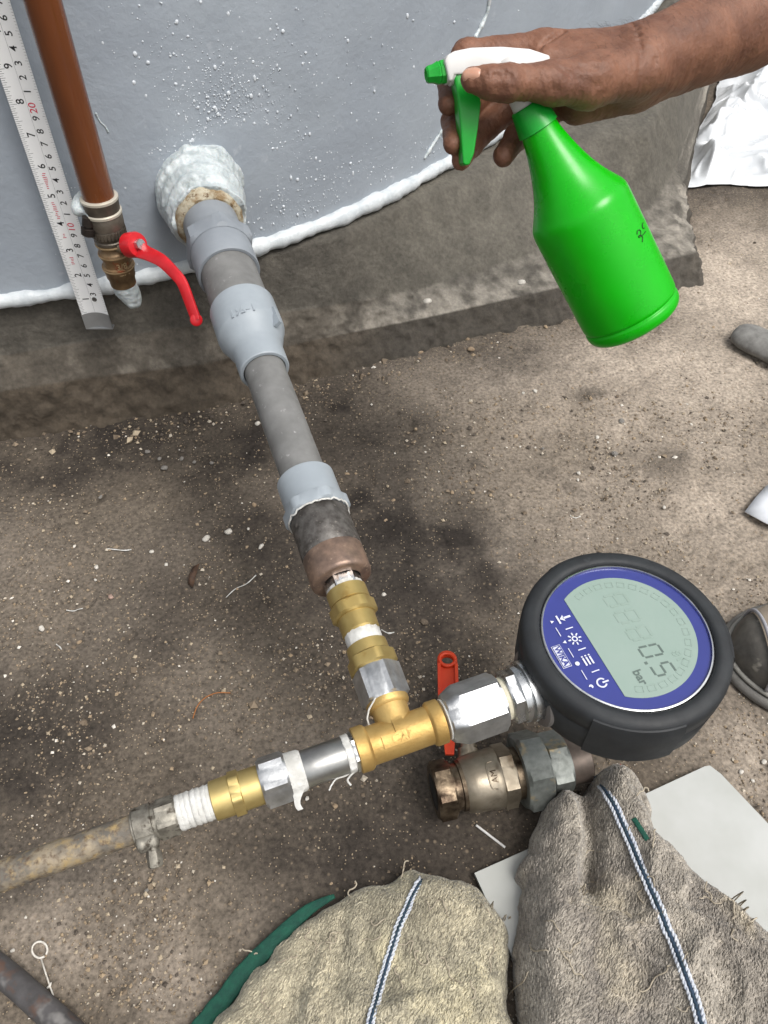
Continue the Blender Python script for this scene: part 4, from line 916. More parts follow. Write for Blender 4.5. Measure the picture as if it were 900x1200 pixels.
b.add(v, f); b.build('screw_cap', M_greenC, bottle, deg=60)
b = MB(); b.add(*loft(B0, BA, [(-.030, .0075), (-.006, .0086), (.002, .0092)], 40)); b.build('neck', M_white, bottle)
hx = unit(P(505, 88, .463) - P(612, 82, .470)); hz = unit(-BA + hx * (BA @ hx)); hy = unit(np.cross(hx, hz)); hy = hy if hy @ (CAMP - B0) > 0 else -hy
HC = P(560, 80, .468)
def on_head(u, v):
    r = ray(u, v); d = ((HC - CAMP) @ hy) / (r @ hy); q = CAMP + r * d - HC; return (q @ hx, q @ hz)
Z = lambda pts: [on_head(490 + x / 4.286, 20 + y / 4.286) for x, y in pts]
def head_part(name, pz, half, m, parent, bev=.0018, off=0.0):
    poly = Z(pz); bm = bmesh.new(); vs = [bm.verts.new(V(HC + hx * x + hz * y - hy * (half - off))) for x, y in poly]; fc = bm.faces.new(vs)
    r = bmesh.ops.extrude_face_region(bm, geom=[fc])
    for q in r['geom']:
        if isinstance(q, bmesh.types.BMVert): q.co += V(hy * 2 * half)
    bmesh.ops.recalc_face_normals(bm, faces=bm.faces)
    bmesh.ops.bevel(bm, geom=bm.edges[:], offset=bev, segments=3, affect='EDGES', profile=.5, clamp_overlap=True)
    me = bpy.data.meshes.new(name); bm.to_mesh(me); bm.free(); me.materials.append(m); me.polygons.foreach_set('use_smooth', [True] * len(me.polygons))
    o = bpy.data.objects.new(name, me); COL.objects.link(o); o.parent = parent; o.matrix_parent_inverse = parent.matrix_world.inverted(); sharp(o, 50); return o
hd_ = head_part('head_shell', [(118, 235), (128, 205), (165, 183), (250, 166), (400, 161), (540, 172), (640, 205), (640, 330), (590, 400), (470, 410), (455, 300), (330, 290), (165, 300), (160, 330), (140, 335)], .0082, M_white, bottle, .0022)
b = MB(); nz0 = HC + hx * on_head(519.5, 84.5)[0] + hz * on_head(519.5, 84.5)[1]; nz1 = HC + hx * on_head(499, 88)[0] + hz * on_head(499, 88)[1]; na = unit(nz1 - nz0); nl = np.linalg.norm(nz1 - nz0)
b.add(*loft(nz0 - na * .002, na, [(0, .0060), (.0008, .0066), (.004, .0066), (.0045, .0061), (.005, .0061), (.0055, .0066), (nl - .002, .0052), (nl + .001, .0048), (nl + .002, .0038), (nl + .0005, .0016), (nl - .004, .0014)], 8, hint=hz, rot=math.pi / 8)); b.build('nozzle', M_greenC, bottle, deg=25)
b = MB(); b.add(*loft(nz0 - na * .006, na, [(0, .0074), (.001, .0080), (.003, .0080), (.0035, .0070), (.0052, .0070)], 28)); b.build('nozzle_collar', M_white, bottle, deg=40)
head_part('trigger', [(160, 262), (175, 245), (215, 238), (240, 240), (262, 300), (296, 400), (302, 440), (288, 560), (268, 690), (245, 745), (222, 748), (212, 735), (200, 560), (184, 400), (165, 300)], .0056, M_greenC, bottle, .0016, off=.001)
# handwriting on the side
def on_cyl(u, v, r=.0330):
    d = ray(u, v); o = CAMP - B0; dp = d - BA * (d @ BA); op = o - BA * (o @ BA); A_, B_, C_ = dp @ dp, dp @ op, op @ op - r * r
    q = B_ * B_ - A_ * C_; t = (-B_ - math.sqrt(max(q, 0))) / A_; return CAMP + d * t
pen = MB(); S = 11.25
for st in ([(300, 390), (305, 345), (335, 330), (350, 360), (345, 410), (330, 430), (318, 415), (345, 400), (372, 430), (368, 490)], [(372, 400), (395, 375), (412, 350)], [(380, 235), (368, 270), (378, 310), (398, 305)]):
    pts = spline([on_cyl(720 + x / S, 240 + y / S) for x, y in st], 30); pen.add(*tube(pts, .00030, 5))
pen.build('handwriting', mat('black_marker', lin(20, 40, 20), rough=.5), bottle)

# ================================================================== ARM AND HAND
person = empty('person', P(760, 76, .5)); tag(person, 'bare brown right arm reaching in from the upper right, hand gripping the green spray bottle', 'person')
M_skin = mat('brown_skin', lin(136, 95, 74), lin(98, 66, 52), rough=.44, scale=38, lo=.3, hi=.7, sss=.08, bump=.8, bscale=380, bdist=.0009, spots=[lin(104, 66, 50)], sscale=70, slo=.6, shi=.8, spec=.42, rough2=.6)
M_nail = mat('finger_nail', lin(196, 154, 132), lin(184, 138, 116), rough=.28, scale=90, sss=.1)
def node(q): return P(q[0], q[1], q[2]), q[3] * q[2] / FPX
PALM = [((752, 74, .498, 41), (860, 26, .535, 48)), ((860, 26, .535, 48), (1010, -42, .59, 58)), ((756, 80, .515, 38), (870, 32, .552, 46)), ((870, 32, .552, 46), (1010, -35, .60, 54)),
        ((748, 66, .497, 29), (634, 57, .496, 20)), ((750, 68, .510, 30), (640, 62, .511, 22)), ((752, 78, .520, 30), (655, 84, .522, 21)), ((750, 92, .521, 28), (672, 110, .524, 19)),
        ((742, 102, .512, 27), (676, 121, .512, 23)), ((744, 84, .488, 30), (690, 95, .474, 27)), ((690, 95, .474, 27), (645, 97, .462, 22)), ((700, 75, .492, 26), (640, 72, .486, 18))]
FING = [[(634, 57, .496, 20), (548, 66, .496, 16.5), (528, 96, .489, 14), (526, 122, .480, 12.5)],
        [(640, 62, .511, 22), (560, 108, .518, 17.5), (534, 142, .500, 15), (530, 168, .483, 12.5)],
        [(655, 84, .522, 21), (588, 132, .526, 16), (552, 168, .508, 13.5), (540, 188, .492, 11.5)],
        [(672, 110, .524, 19), (630, 142, .524, 14.5), (606, 160, .512, 13), (590, 182, .500, 12)],
        [(645, 97, .462, 22), (594, 96, .453, 19), (575, 95, .4515, 17), (555, 93.5, .4515, 14.2)]]
def make_hand():
    h = .00092
    al = [node(n_) for seg in PALM for n_ in seg] + [node(n_) for c in FING for n_ in c]
    lo = np.min([p - r for p, r in al], 0) - .006; hi = np.max([p + r for p, r in al], 0) + .006
    hi[0] = min(hi[0], P(985, -20, .58)[0])
    g = grid_pts(lo, hi, h).astype(np.float32); F = np.full(g.shape[:3], .05, np.float32)
    def ev(Fx, a, b, k, pad=.016):
        (pa, ra), (pb, rb) = node(a), node(b)
        mn = np.minimum(pa - ra, pb - rb) - pad; mx = np.maximum(pa + ra, pb + rb) + pad
        i0 = np.clip(((mn - lo) / h).astype(int), 0, None); i1 = np.minimum(((mx - lo) / h).astype(int) + 1, F.shape); s = tuple(slice(x, y) for x, y in zip(i0, i1))
        if min(i1 - i0) <= 0: return
        d = rcone(g[s], pa, pb, ra, rb).astype(np.float32); Fx[s] = smin(Fx[s], d, k)
    for a, b_ in PALM: ev(F, a, b_, .009)
    for i, c in enumerate(FING):
        X = np.full_like(F, .05)
        for a, b_ in zip(c[:-1], c[1:]): ev(X, a, b_, .0035)
        for q in c[1:-1]:                                          # knuckles a touch fuller
            p, r = node(q); ev(X, (q[0] - .5, q[1], q[2], q[3] * 1.03), (q[0] + .5, q[1], q[2], q[3] * 1.03), .003)
        F = smin(F, X, .0045 if i < 4 else .007)
    # creases: dents along short lines on the skin
    def crease(pts, depth, wdt):
        nonlocal F
        pts = spline([P(*q) for q in pts], 14)
        mn = pts.min(0) - .006; mx = pts.max(0) + .006; i0 = np.clip(((mn - lo) / h).astype(int), 0, None); i1 = np.minimum(((mx - lo) / h).astype(int) + 1, F.shape); s = tuple(slice(x, y) for x, y in zip(i0, i1))
        d = np.min([np.linalg.norm(g[s] - q, axis=-1) for q in pts], 0); F[s] += 1.6 * depth * np.exp(-(d / wdt) ** 2)
    df = .4435
    for k, u0 in enumerate((580, 586, 592, 599)): crease([(u0 + 1, 80, .4475), (u0 - 1, 88, df - .0005), (u0, 97, df - .0012), (u0 + 2, 106, .4455)], .0011, .0012)
    crease([(660, 30 + 8, .488), (640, 52, .484), (622, 62, .478)], .0016, .0022)
    crease([(742, 28, .485), (750, 50, .474), (752, 75, .470), (748, 98, .474)], .0012, .0018)
    crease([(768, 70, .474), (772, 90, .476), (780, 102, .482)], .0010, .0014)
    for (a, b_) in (((660, 70), (700, 82)), ((656, 82), (700, 100)), ((665, 60), (705, 66)), ((650, 105), (690, 118)), ((672, 92), (716, 96)), ((680, 110), (722, 108))):
        dd = .4565 if a[0] < 662 else .460
        crease([(a[0], a[1], .452), ((a[0] + b_[0]) / 2, (a[1] + b_[1]) / 2, .4545), (b_[0], b_[1], .460)], .0009, .0022)
    # tendons, veins and soft unevenness
    v, q = surface_nets(F, lo, h)
    for it in range(2):                                            # light smoothing
        acc = np.zeros_like(v); cnt = np.zeros(len(v))
        for a, b_ in ((0, 1), (1, 2), (2, 3), (3, 0)):
            np.add.at(acc, q[:, a], v[q[:, b_]]); np.add.at(acc, q[:, b_], v[q[:, a]]); np.add.at(cnt, q[:, a], 1); np.add.at(cnt, q[:, b_], 1)
        v = .55 * v + .45 * acc / cnt[:, None]
    o = mesh_obj('arm_and_hand', v, q, M_skin, person); fixn(o)
    no = np.empty(len(v) * 3); o.data.vertices.foreach_get('normal', no); no = no.reshape(-1, 3)
    st = np.array([1, .35, .35]); ax_ = unit(P(690, 100, .5) - P(900, 10, .55)); al_ = v @ ax_
    wr = np.stack([al_ * 700, (v @ UPV) * 160, v @ FW * 160], -1)                       # fine creases across the limb
    v2 = v + no * (.0007 * vnoise(v * 45, 92) + .0004 * vnoise(v * 120, 91) + .00028 * vnoise(wr, 93) - .0004 * np.clip(vnoise(v * 260, 94) - .35, 0, 1))[:, None]
    o.data.vertices.foreach_set('co', v2.ravel()); o.data.update(); return o
arm = make_hand()
def nail(u, v, d, wu, wv, name='thumb_nail', tilt=(0, 0)):
    c = P(u, v, d); nrm_ = unit(CAMP - c + RT * tilt[0] + UPV * tilt[1]); ex = unit(RT - nrm_ * (RT @ nrm_)); ey = np.cross(nrm_, ex); vv = []; ff = []; nr, na = 6, 28
    for i in range(nr + 1):
        rr = i / nr
        for j in range(na):
            t = 2 * math.pi * j / na; cx = math.copysign(abs(math.cos(t)) ** .75, math.cos(t)) * rr; cy = math.copysign(abs(math.sin(t)) ** .8, math.sin(t)) * rr
            vv.append(c + ex * cx * wu + ey * cy * wv + nrm_ * (.0006 - .0026 * cy ** 2 - .0008 * cx ** 2 - (.0006 if i == nr else 0)))
    for i in range(nr):
        for j in range(na): ff.append((i * na + j, i * na + (j + 1) % na, (i + 1) * na + (j + 1) % na, (i + 1) * na + j))
    b = MB(); b.add(vv, ff); b.build(name, M_nail, person)
nail(552.5, 87.5, .4515 - .0066, .0056, .0043, tilt=(-.10, .12))
def arm_hair():
    me = arm.data; n = len(me.vertices); co = np.empty(n * 3); no = np.empty(n * 3); me.vertices.foreach_get('co', co); me.vertices.foreach_get('normal', no); co = co.reshape(-1, 3) + np.array(arm.location); no = no.reshape(-1, 3)
    co = co - 0
    mwp = np.array(arm.matrix_world)[:3, 3] if False else 0
    uv = 450 + FPX * ((co - CAMP) @ RT) / ((co - CAMP) @ FW); sel = np.where((uv > 690) & (no @ UPV > .15))[0]; pick = rng.choice(sel, 1000)
    b = MB(); ad_ = unit(P(690, 100, .5) - P(900, 10, .55))
    for i in pick:
        dr = unit(no[i] * .55 + ad_ * .7 + rng.normal(0, .25, 3)); L_ = random.uniform(.004, .009); p = co[i]
        pts = [p, p + dr * L_ * .5 + no[i] * .0006, p + unit(dr + ad_ * .5) * L_]; b.add(*tube(pts, [.00006, .00005, .00002], 3, caps=False))
    b.build('arm_hair', mat('black_hair', lin(34, 26, 22), rough=.5), person)
arm_hair()
# ================================================================== RAGS, BOARD AND SMALL THINGS
M_board = mat('grey_plastic_board', lin(178, 180, 178), lin(164, 166, 162), rough=.42, scale=14, rough2=.55, spots=[lin(150, 146, 134), lin(92, 88, 80)], sscale=9, slo=.66, shi=.82, bump=.08, bscale=90, bdist=.0006)
def make_board():
    px = [(556, 1023), (650, 981), (742, 941), (746, 935), (826, 898), (832, 897), (845, 907), (900, 965), (960, 1030), (1010, 1120), (900, 1260), (700, 1260), (600, 1120)]
    m = MB(); poly = [PZ(u, v, .008) for u, v in px]; n = len(poly)
    m.add([p for p in poly] + [p - [0, 0, .004] for p in poly], [tuple(range(n)), tuple(range(2 * n - 1, n - 1, -1))] + [(i, (i + 1) % n, n + (i + 1) % n, n + i) for i in range(n)])
    o = m.build('flat_board', M_board, smooth=False); tag(o, 'smudged pale grey flat board lying under the right rag', 'board')
make_board()
def poly_sd(p, poly):                                             # distance inside a polygon (positive inside)
    d = np.full(p.shape[:-1], 9.0); ins = np.zeros(p.shape[:-1], bool); n = len(poly)
    for i in range(n):
        a, b = poly[i], poly[(i + 1) % n]; e = b - a; w = p - a; t = np.clip((w @ e) / e.dot(e), 0, 1); d = np.minimum(d, np.linalg.norm(w - t[..., None] * e, axis=-1))
        c = ((a[1] <= p[..., 1]) != (b[1] <= p[..., 1])); xs = a[0] + (p[..., 1] - a[1]) / (e[1] if abs(e[1]) > 1e-12 else 1e-12) * e[0]; ins ^= c & (p[..., 0] < xs)
    return np.where(ins, d, -d)
def line_d(p, line):
    d = np.full(p.shape[:-1], 9.0)
    for a, b in zip(line[:-1], line[1:]):
        e = b - a; w = p - a; t = np.clip((w @ e) / e.dot(e), 0, 1); d = np.minimum(d, np.linalg.norm(w - t[..., None] * e, axis=-1))
    return d
def make_rag(outline, zed, hmax, wedge, ridges, valleys, seed, pal, name, label, nloop, floor=0.0):
    poly = np.array([PZ(u, v, zed)[:2] for u, v in outline])
    rg = [(np.array([PZ(u, v, hmax * .8)[:2] for u, v in l]), a, s) for l, a, s in ridges]; vg = [(np.array([PZ(u, v, hmax * .8)[:2] for u, v in l]), a, s) for l, a, s in valleys]
    def height(p):
        e = poly_sd(p, poly); q3 = np.concatenate([p, np.zeros(p.shape[:-1] + (1,))], -1)
        e = e + .0035 * fbm(q3 * 55, 3, seed)
        t = np.clip(e / wedge, 0, 1); h = hmax * np.sqrt(1 - (1 - t) ** 2 + 1e-9)
        for l, a, s in rg: h = h + a * np.exp(-(line_d(p, l) / s) ** 2) * t
        for l, a, s in vg: h = h - a * np.exp(-(line_d(p, l) / s) ** 2) * np.minimum(1, t * 1.6)
        rdg = 1 - np.abs(vnoise(q3 * np.array([30, 17, 1]) + .6 * fbm(q3 * 20, 2, seed + 3)[..., None], seed + 9))
        h = h + t * (.0045 * fbm(q3 * 26, 3, seed + 5) + .0018 * fbm(q3 * 90, 2, seed + 7) + .0075 * rdg ** 5 - .004)
        return np.where(e > 0, np.maximum(h, .002), -.02), e
    h = .0022; lo = np.array([*(poly.min(0) - .012), floor - .004]); hi = np.array([*(poly.max(0) + .012), floor + hmax * 1.6]); lo[1] = max(lo[1], -.10)
    g = grid_pts(lo, hi, h); hh, ee = height(g[:, :, 0, :2]); F = np.maximum((g[..., 2] - floor - hh[:, :, None]) * .7, -(ee[:, :, None] + .0015))
    F = np.maximum(F, floor - .003 - g[..., 2])
    v, q = surface_nets(F, lo, h)
    for it in range(3):
        acc = np.zeros_like(v); cnt = np.zeros(len(v))
        for a, b_ in ((0, 1), (1, 2), (2, 3), (3, 0)):
            np.add.at(acc, q[:, a], v[q[:, b_]]); np.add.at(acc, q[:, b_], v[q[:, a]]); np.add.at(cnt, q[:, a], 1); np.add.at(cnt, q[:, b_], 1)
        v = .5 * v + .5 * acc / cnt[:, None]
    root = empty(name, (*poly.mean(0), floor)); tag(root, label, 'rag')
    def tint(p):
        n1 = fbm(p * 22, 3, seed + 11); n2 = fbm(p * 150, 2, seed + 13); c = np.array(pal[0]) + 0 * p
        w = np.clip(.5 + .9 * n1, 0, 1)[..., None]; c = c * (1 - w) + np.array(pal[1]) * w; w = np.clip(n1 * 1.2 - .35 + .3 * n2, 0, 1)[..., None]; c = c * (1 - w) + np.array(pal[2]) * w
        return np.clip(c * (1 + .22 * n2[..., None]), .01, .9)
    def colour(o, c):
        ca = o.data.color_attributes.new('tint', 'FLOAT_COLOR', 'POINT'); ca.data.foreach_set('color', np.concatenate([c, np.ones((len(c), 1))], 1).astype(np.float32).ravel())
    cl = mesh_obj('cloth', v, q, M_terry, root); fixn(cl); colour(cl, tint(v) * .8)
    me = cl.data; n = len(me.vertices); no = np.empty(n * 3); me.vertices.foreach_get('normal', no); no = no.reshape(-1, 3)
    ar = np.empty(len(me.polygons)); me.polygons.foreach_get('area', ar); cen = v[q].mean(1); vis = ((CAMP - cen) * no[q].mean(1)).sum(1) > -.05
    pr = proj_many(cen); vis &= (pr[:, 1] < 1290) & (pr[:, 0] < 990)
    w = ar * vis; k = rng.choice(len(w), nloop, p=w / w.sum()); bary = rng.random((nloop, 2)); qa = v[q[k]]
    p = (qa[:, 0] * ((1 - bary[:, :1]) * (1 - bary[:, 1:])) + qa[:, 1] * (bary[:, :1] * (1 - bary[:, 1:])) + qa[:, 2] * (bary[:, :1] * bary[:, 1:]) + qa[:, 3] * ((1 - bary[:, :1]) * bary[:, 1:]))
    nn = no[q[k]].mean(1); nn /= np.linalg.norm(nn, axis=1)[:, None]
    # loops lie in rows, a knit grain that drifts over the cloth
    an = 1.1 + .7 * fbm(p * 9, 2, seed + 17) + rng.normal(0, .3, nloop); td = np.stack([np.cos(an), np.sin(an), 0 * an], 1); td -= nn * (td * nn).sum(1)[:, None]; td /= np.linalg.norm(td, axis=1)[:, None] + 1e-9
    hgt = rng.uniform(.0004, .0012, nloop)[:, None]; wd = rng.uniform(.0007, .0013, nloop)[:, None]; sd = np.cross(nn, td)
    path = [p - td * wd - nn * .0006, p - td * wd * .9 + nn * hgt * .8 + sd * wd * .3, p + td * wd * .8 + nn * hgt + sd * wd * .4, p + td * wd * 1.1 - nn * .0005]
    rad = rng.uniform(.00042, .00064, nloop)[:, None]; vs = []
    for i in range(4):
        t3 = path[min(i + 1, 3)] - path[max(i - 1, 0)]; t3 /= np.linalg.norm(t3, axis=1)[:, None] + 1e-12; u1 = np.cross(t3, sd); u1 /= np.linalg.norm(u1, axis=1)[:, None] + 1e-12; u2 = np.cross(t3, u1)
        for a in (0, 2.094, 4.189): vs.append(path[i] + rad * (u1 * math.cos(a) + u2 * math.sin(a)))
    vs = np.stack(vs, 1).reshape(-1, 3); fb = np.array([(i * 3 + j, i * 3 + (j + 1) % 3, i * 3 + 3 + (j + 1) % 3, i * 3 + 3 + j) for i in range(3) for j in range(3)])
    fs = (np.arange(nloop)[:, None, None] * 12 + fb[None]).reshape(-1, 4)
    lo_ = mesh_obj('terry_loops', vs, fs, M_terry, root); tag(lo_, kind='stuff'); colour(lo_, np.repeat(tint(p) * rng.uniform(.6, 1.3, (nloop, 1)), 12, 0))
    def hit(u, v_):
        r = ray(u, v_); d = np.linspace(.3, .7, 900); pp = CAMP + np.outer(d, r); hz_, e_ = height(pp[:, :2]); i = int(np.argmax(pp[:, 2] - floor < hz_)) ; return pp[i] if i else PZ(u, v_, floor + .002)
    return root, hit, tint
def proj_many(p):
    q = p - CAMP; d = q @ FW; return np.stack([450 + FPX * (q @ RT) / d, 600 - FPX * (q @ UPV) / d], 1)
M_terry = mat('terry_yarn', (1, 1, 1), rough=.9, attr='tint', sheen=.25, spec=.2)
ragL, hitL, tintL = make_rag([(205, 1270), (245, 1203), (300, 1130), (345, 1086), (395, 1056), (440, 1036), (492, 1022), (540, 1030), (572, 1052), (590, 1082), (600, 1120), (601, 1180), (602, 1260), (600, 1420), (200, 1420)], .010, .036, .034,
    [([(500, 1050), (480, 1130), (450, 1220)], .006, .03)], [([(380, 1090), (330, 1180), (300, 1260)], .004, .02)], 301, [lin(182, 174, 152), lin(160, 154, 136), lin(188, 180, 154)], 'terry_rag', 'beige grey terry rag with a green hem heaped at the bottom centre', 30000)
ragR, hitR, tintR = make_rag([(612, 1030), (622, 985), (634, 946), (652, 936), (678, 934), (692, 916), (712, 905), (732, 914), (748, 945), (760, 985), (798, 1024), (848, 1062), (882, 1094), (925, 1135), (990, 1200), (1050, 1280), (1050, 1420), (606, 1420), (606, 1260), (604, 1150)], .012, .046, .021,
    [([(712, 915), (735, 965), (765, 1040), (800, 1130), (830, 1230)], .010, .014), ([(655, 945), (648, 1020), (640, 1120)], .004, .014)], [([(686, 930), (692, 985), (688, 1040)], .019, .0085), ([(605, 1100), (604, 1250)], .01, .012), ([(800, 1060), (850, 1150), (880, 1250)], .006, .02)], 401, [lin(164, 157, 146), lin(144, 137, 129), lin(174, 165, 148)], 'terry_rag', 'greyer folded terry rag with two finger like folds lying on the pale board', 36000, floor=.004)
M_wy = mat('white_yarn', lin(206, 210, 216), lin(176, 182, 194), rough=.85, scale=300, bump=.5, bscale=900); M_ny = mat('navy_yarn', lin(44, 62, 84), lin(32, 52, 60), rough=.85, scale=200, bump=.5, bscale=900)
M_hem = mat('green_hem', lin(18, 78, 62), lin(14, 62, 52), rough=.8, scale=200, bump=.6, bscale=700, bdist=.001)
def stripe(root, hit, px, wpx):
    px = spline([(u, v, 0) for u, v in px], 70)[:, :2]; pts = np.array([hit(u, v) for u, v in px])
    for _ in range(5): pts[1:-1] = .25 * pts[:-2] + .5 * pts[1:-1] + .25 * pts[2:]
    pts = spline(pts, 260); up = unit(CAMP - pts.mean(0)); pts = pts + up * .0026
    tg = np.gradient(pts, axis=0); tg /= np.linalg.norm(tg, axis=1)[:, None]; sd = np.cross(tg, up); sd /= np.linalg.norm(sd, axis=1)[:, None]; s = np.cumsum(np.r_[0, np.linalg.norm(np.diff(pts, axis=0), axis=1)])
    for side in (-1, 1):
        b = MB()
        for ph in (0, math.pi):
            q = pts + sd * (side * .0021 * wpx + .0006 * np.sin(s / .0028 * math.pi + ph) + .0006 * fbm(pts * 220, 2, 9))[:, None] + up * (.0006 * np.cos(s / .0028 * math.pi + ph))[:, None]; b.add(*tube(q, .00085 * wpx, 6))
        b.build('white_stripe', M_wy, root)
    b = MB(); b.add(*tube(pts + sd * (.0003 * np.sin(s / .003 * 2 * math.pi))[:, None] + up * .0004, .00125 * wpx, 7)); b.build('navy_stripe', M_ny, root)
stripe(ragL, hitL, [(499, 1024), (482, 1052), (466, 1090), (455, 1125), (443, 1165), (430, 1212), (420, 1250)], .72)
stripe(ragR, hitR, [(695, 908), (718, 940), (740, 990), (765, 1048), (790, 1108), (810, 1160), (826, 1215), (836, 1250)], .95)
def hem():
    pts = spline([PZ(u, v, z) for u, v, z in ((190, 1268, .006), (240, 1200, .008), (290, 1136, .009), (330, 1095, .010), (362, 1066, .011), (392, 1050, .011))], 60)
    wid = np.interp(np.linspace(0, 1, 60), [0, .3, .7, 1], [.006, .0062, .0045, .0012]) * (1 + .12 * fbm(pts * 120, 2, 5)); v, f = bar(pts, wid, .0016, np.array([-.8, .5, .15])); b = MB(); b.add(v, f); b.build('hem', M_hem, ragL)
hem()
pts = spline([hitR(u, v) + np.array([0, 0, .0012]) for u, v in ((742, 960), (750, 972), (758, 985))], 16); b = MB(); b.add(*bar(pts, np.full(16, .0016), .0008, np.array([.9, .3, .2]))); b.build('hem', M_hem, ragR)
def threads(root, hit, tint, n, urange, seed):
    r_ = random.Random(seed)
    for k in range(n):
        u, v = r_.uniform(*urange[0]), r_.uniform(*urange[1]); p = hit(u, v); 
        if p[2] < .006: continue
        a = r_.uniform(0, 6.28); pts = [p]; ln = r_.randint(6, 12)
        for i in range(ln):
            a += r_.gauss(0, .7); p = p + np.array([math.cos(a), math.sin(a), 0]) * .0022; z = hit(*proj(p)[:2])[2]; p = np.array([p[0], p[1], z + .0016 + .0012 * r_.random()]); pts.append(p)
        pts = spline(pts, ln * 4); b = MB(); b.add(*tube(pts, .00042, 5)); b.build('loose_thread', M_thread, root)
M_thread = mat('loose_yarn', lin(176, 166, 148), lin(150, 140, 124), rough=.9, scale=200)
threads(ragL, hitL, tintL, 16, ((300, 590), (1040, 1190)), 3); threads(ragR, hitR, tintR, 22, ((620, 880), (950, 1190)), 5)
for root, hit, lst in ((ragL, hitL, [(410, 1052), (470, 1030), (312, 1130)]), (ragR, hitR, [(638, 950), (745, 935), (764, 995), (832, 1056), (856, 1078), (872, 1092)])):
    for i, (u, v) in enumerate(lst):                               # fraying ends that stick out at the edges
        p = hit(u, v) + np.array([0, 0, .003]); a = math.atan2(p[1] - .05, p[0] - (0 if root is ragL else .12)); pts = [p]
        for k in range(6): a += random.gauss(0, .6); p = p + np.array([math.cos(a), math.sin(a), random.uniform(-.3, .3)]) * .0021; p[2] = max(p[2], .0105); pts.append(p)
        b = MB(); b.add(*tube(spline(pts, 24), .0005, 5)); b.build('frayed_end', M_thread, root)

# ---- white plastic sheet beyond the plinth
M_sheet = mat('white_plastic_film', lin(208, 211, 214), lin(194, 198, 202), rough=.24, scale=20, rough2=.36)
def make_sheet():
    c = [np.array(PZ(u, v, 0)) for u, v in ((789, 224), (1010, 216), (1040, 20), (846, 92))]; n = 170; a, d = np.meshgrid(np.linspace(0, 1, n), np.linspace(0, 1, n), indexing='ij')
    p = c[0] * ((1 - a) * (1 - d))[..., None] + c[1] * (a * (1 - d))[..., None] + c[2] * (a * d)[..., None] + c[3] * ((1 - a) * d)[..., None]
    edge = np.minimum(np.minimum(a, 1 - a), np.minimum(d, 1 - d)); p[..., :2] += .006 * np.stack([fbm(p * 14, 3, 501), fbm(p * 14 + 5, 3, 502)], -1)
    q = p + .03 * np.stack([fbm(p * 8, 2, 503), fbm(p * 8 + 3, 2, 504), 0 * a], -1)
    rd_ = lambda s, k: 1 - np.abs(vnoise(q * s, k))
    z = .030 * rd_(9, 505) ** 4 + .020 * rd_(17, 506) ** 4 + .008 * rd_(36, 507) ** 3 + .004 * fbm(q * 20, 3, 508); p[..., 2] = .004 + np.clip(z, 0, .06) * np.clip(edge / .10, .06, 1)
    idx = np.arange(n * n).reshape(n, n); f = np.stack([idx[:-1, :-1], idx[1:, :-1], idx[1:, 1:], idx[:-1, 1:]], -1).reshape(-1, 4)
    o = mesh_obj('plastic_sheet', p.reshape(-1, 3), f, M_sheet); s = o.modifiers.new('thick', 'SOLIDIFY'); s.thickness = .0006; s.offset = 1; tag(o, 'crumpled white plastic sheet on the ground behind the spray bottle', 'plastic sheet')
make_sheet()

# ---- grey tube end at the right edge
def make_tube():
    a = PZ(879, 388, .020); b_ = PZ(990, 440, .020); ax = unit(b_ - a); m = MB(); a[2] = .012
    m.add(*loft(a, ax, [(-.0165, .006), (-.015, .012), (-.010, .0180), (-.002, .0215), (.01, .0225), (.22, .0225)], 40, jit=.008))
    for vv_ in m.v: vv_[:, 2] = .012 + (vv_[:, 2] - .012) * .55
    o = m.build('grey_tube', mat('grey_felt_tube', lin(128, 127, 124), lin(104, 103, 100), rough=.8, scale=120, bump=.4, bscale=400, bdist=.001)); tag(o, 'rounded grey tube end lying on the ground at the right edge', 'tube')
make_tube()
def make_scrap():
    px = [(872, 601), (884, 586), (899, 568), (930, 556), (960, 590), (945, 625), (905, 619), (889, 613)]; poly = np.array([PZ(u, v, .004) for u, v in px]); c = poly.mean(0); m = MB(); v = [c + [0, 0, .006]]; n = len(px); f = []
    for r_ in (.5, 1.0):
        for i, p in enumerate(poly): v.append(c + (p - c) * r_ + np.array([0, 0, .006 * (1 - r_) + .003 * math.sin(i * 2.1) * r_ + .002]))
    for i in range(n): f += [(0, 1 + i, 1 + (i + 1) % n), (1 + i, 1 + n + i, 1 + n + (i + 1) % n, 1 + (i + 1) % n)]
    m.add(v, f); o = m.build('paper_scrap', mat('white_card', lin(208, 211, 216), lin(196, 200, 206), rough=.5, scale=40)); s = o.modifiers.new('thick', 'SOLIDIFY'); s.thickness = .0009; tag(o, 'torn white card scrap on the ground at the right edge', 'card')
make_scrap()

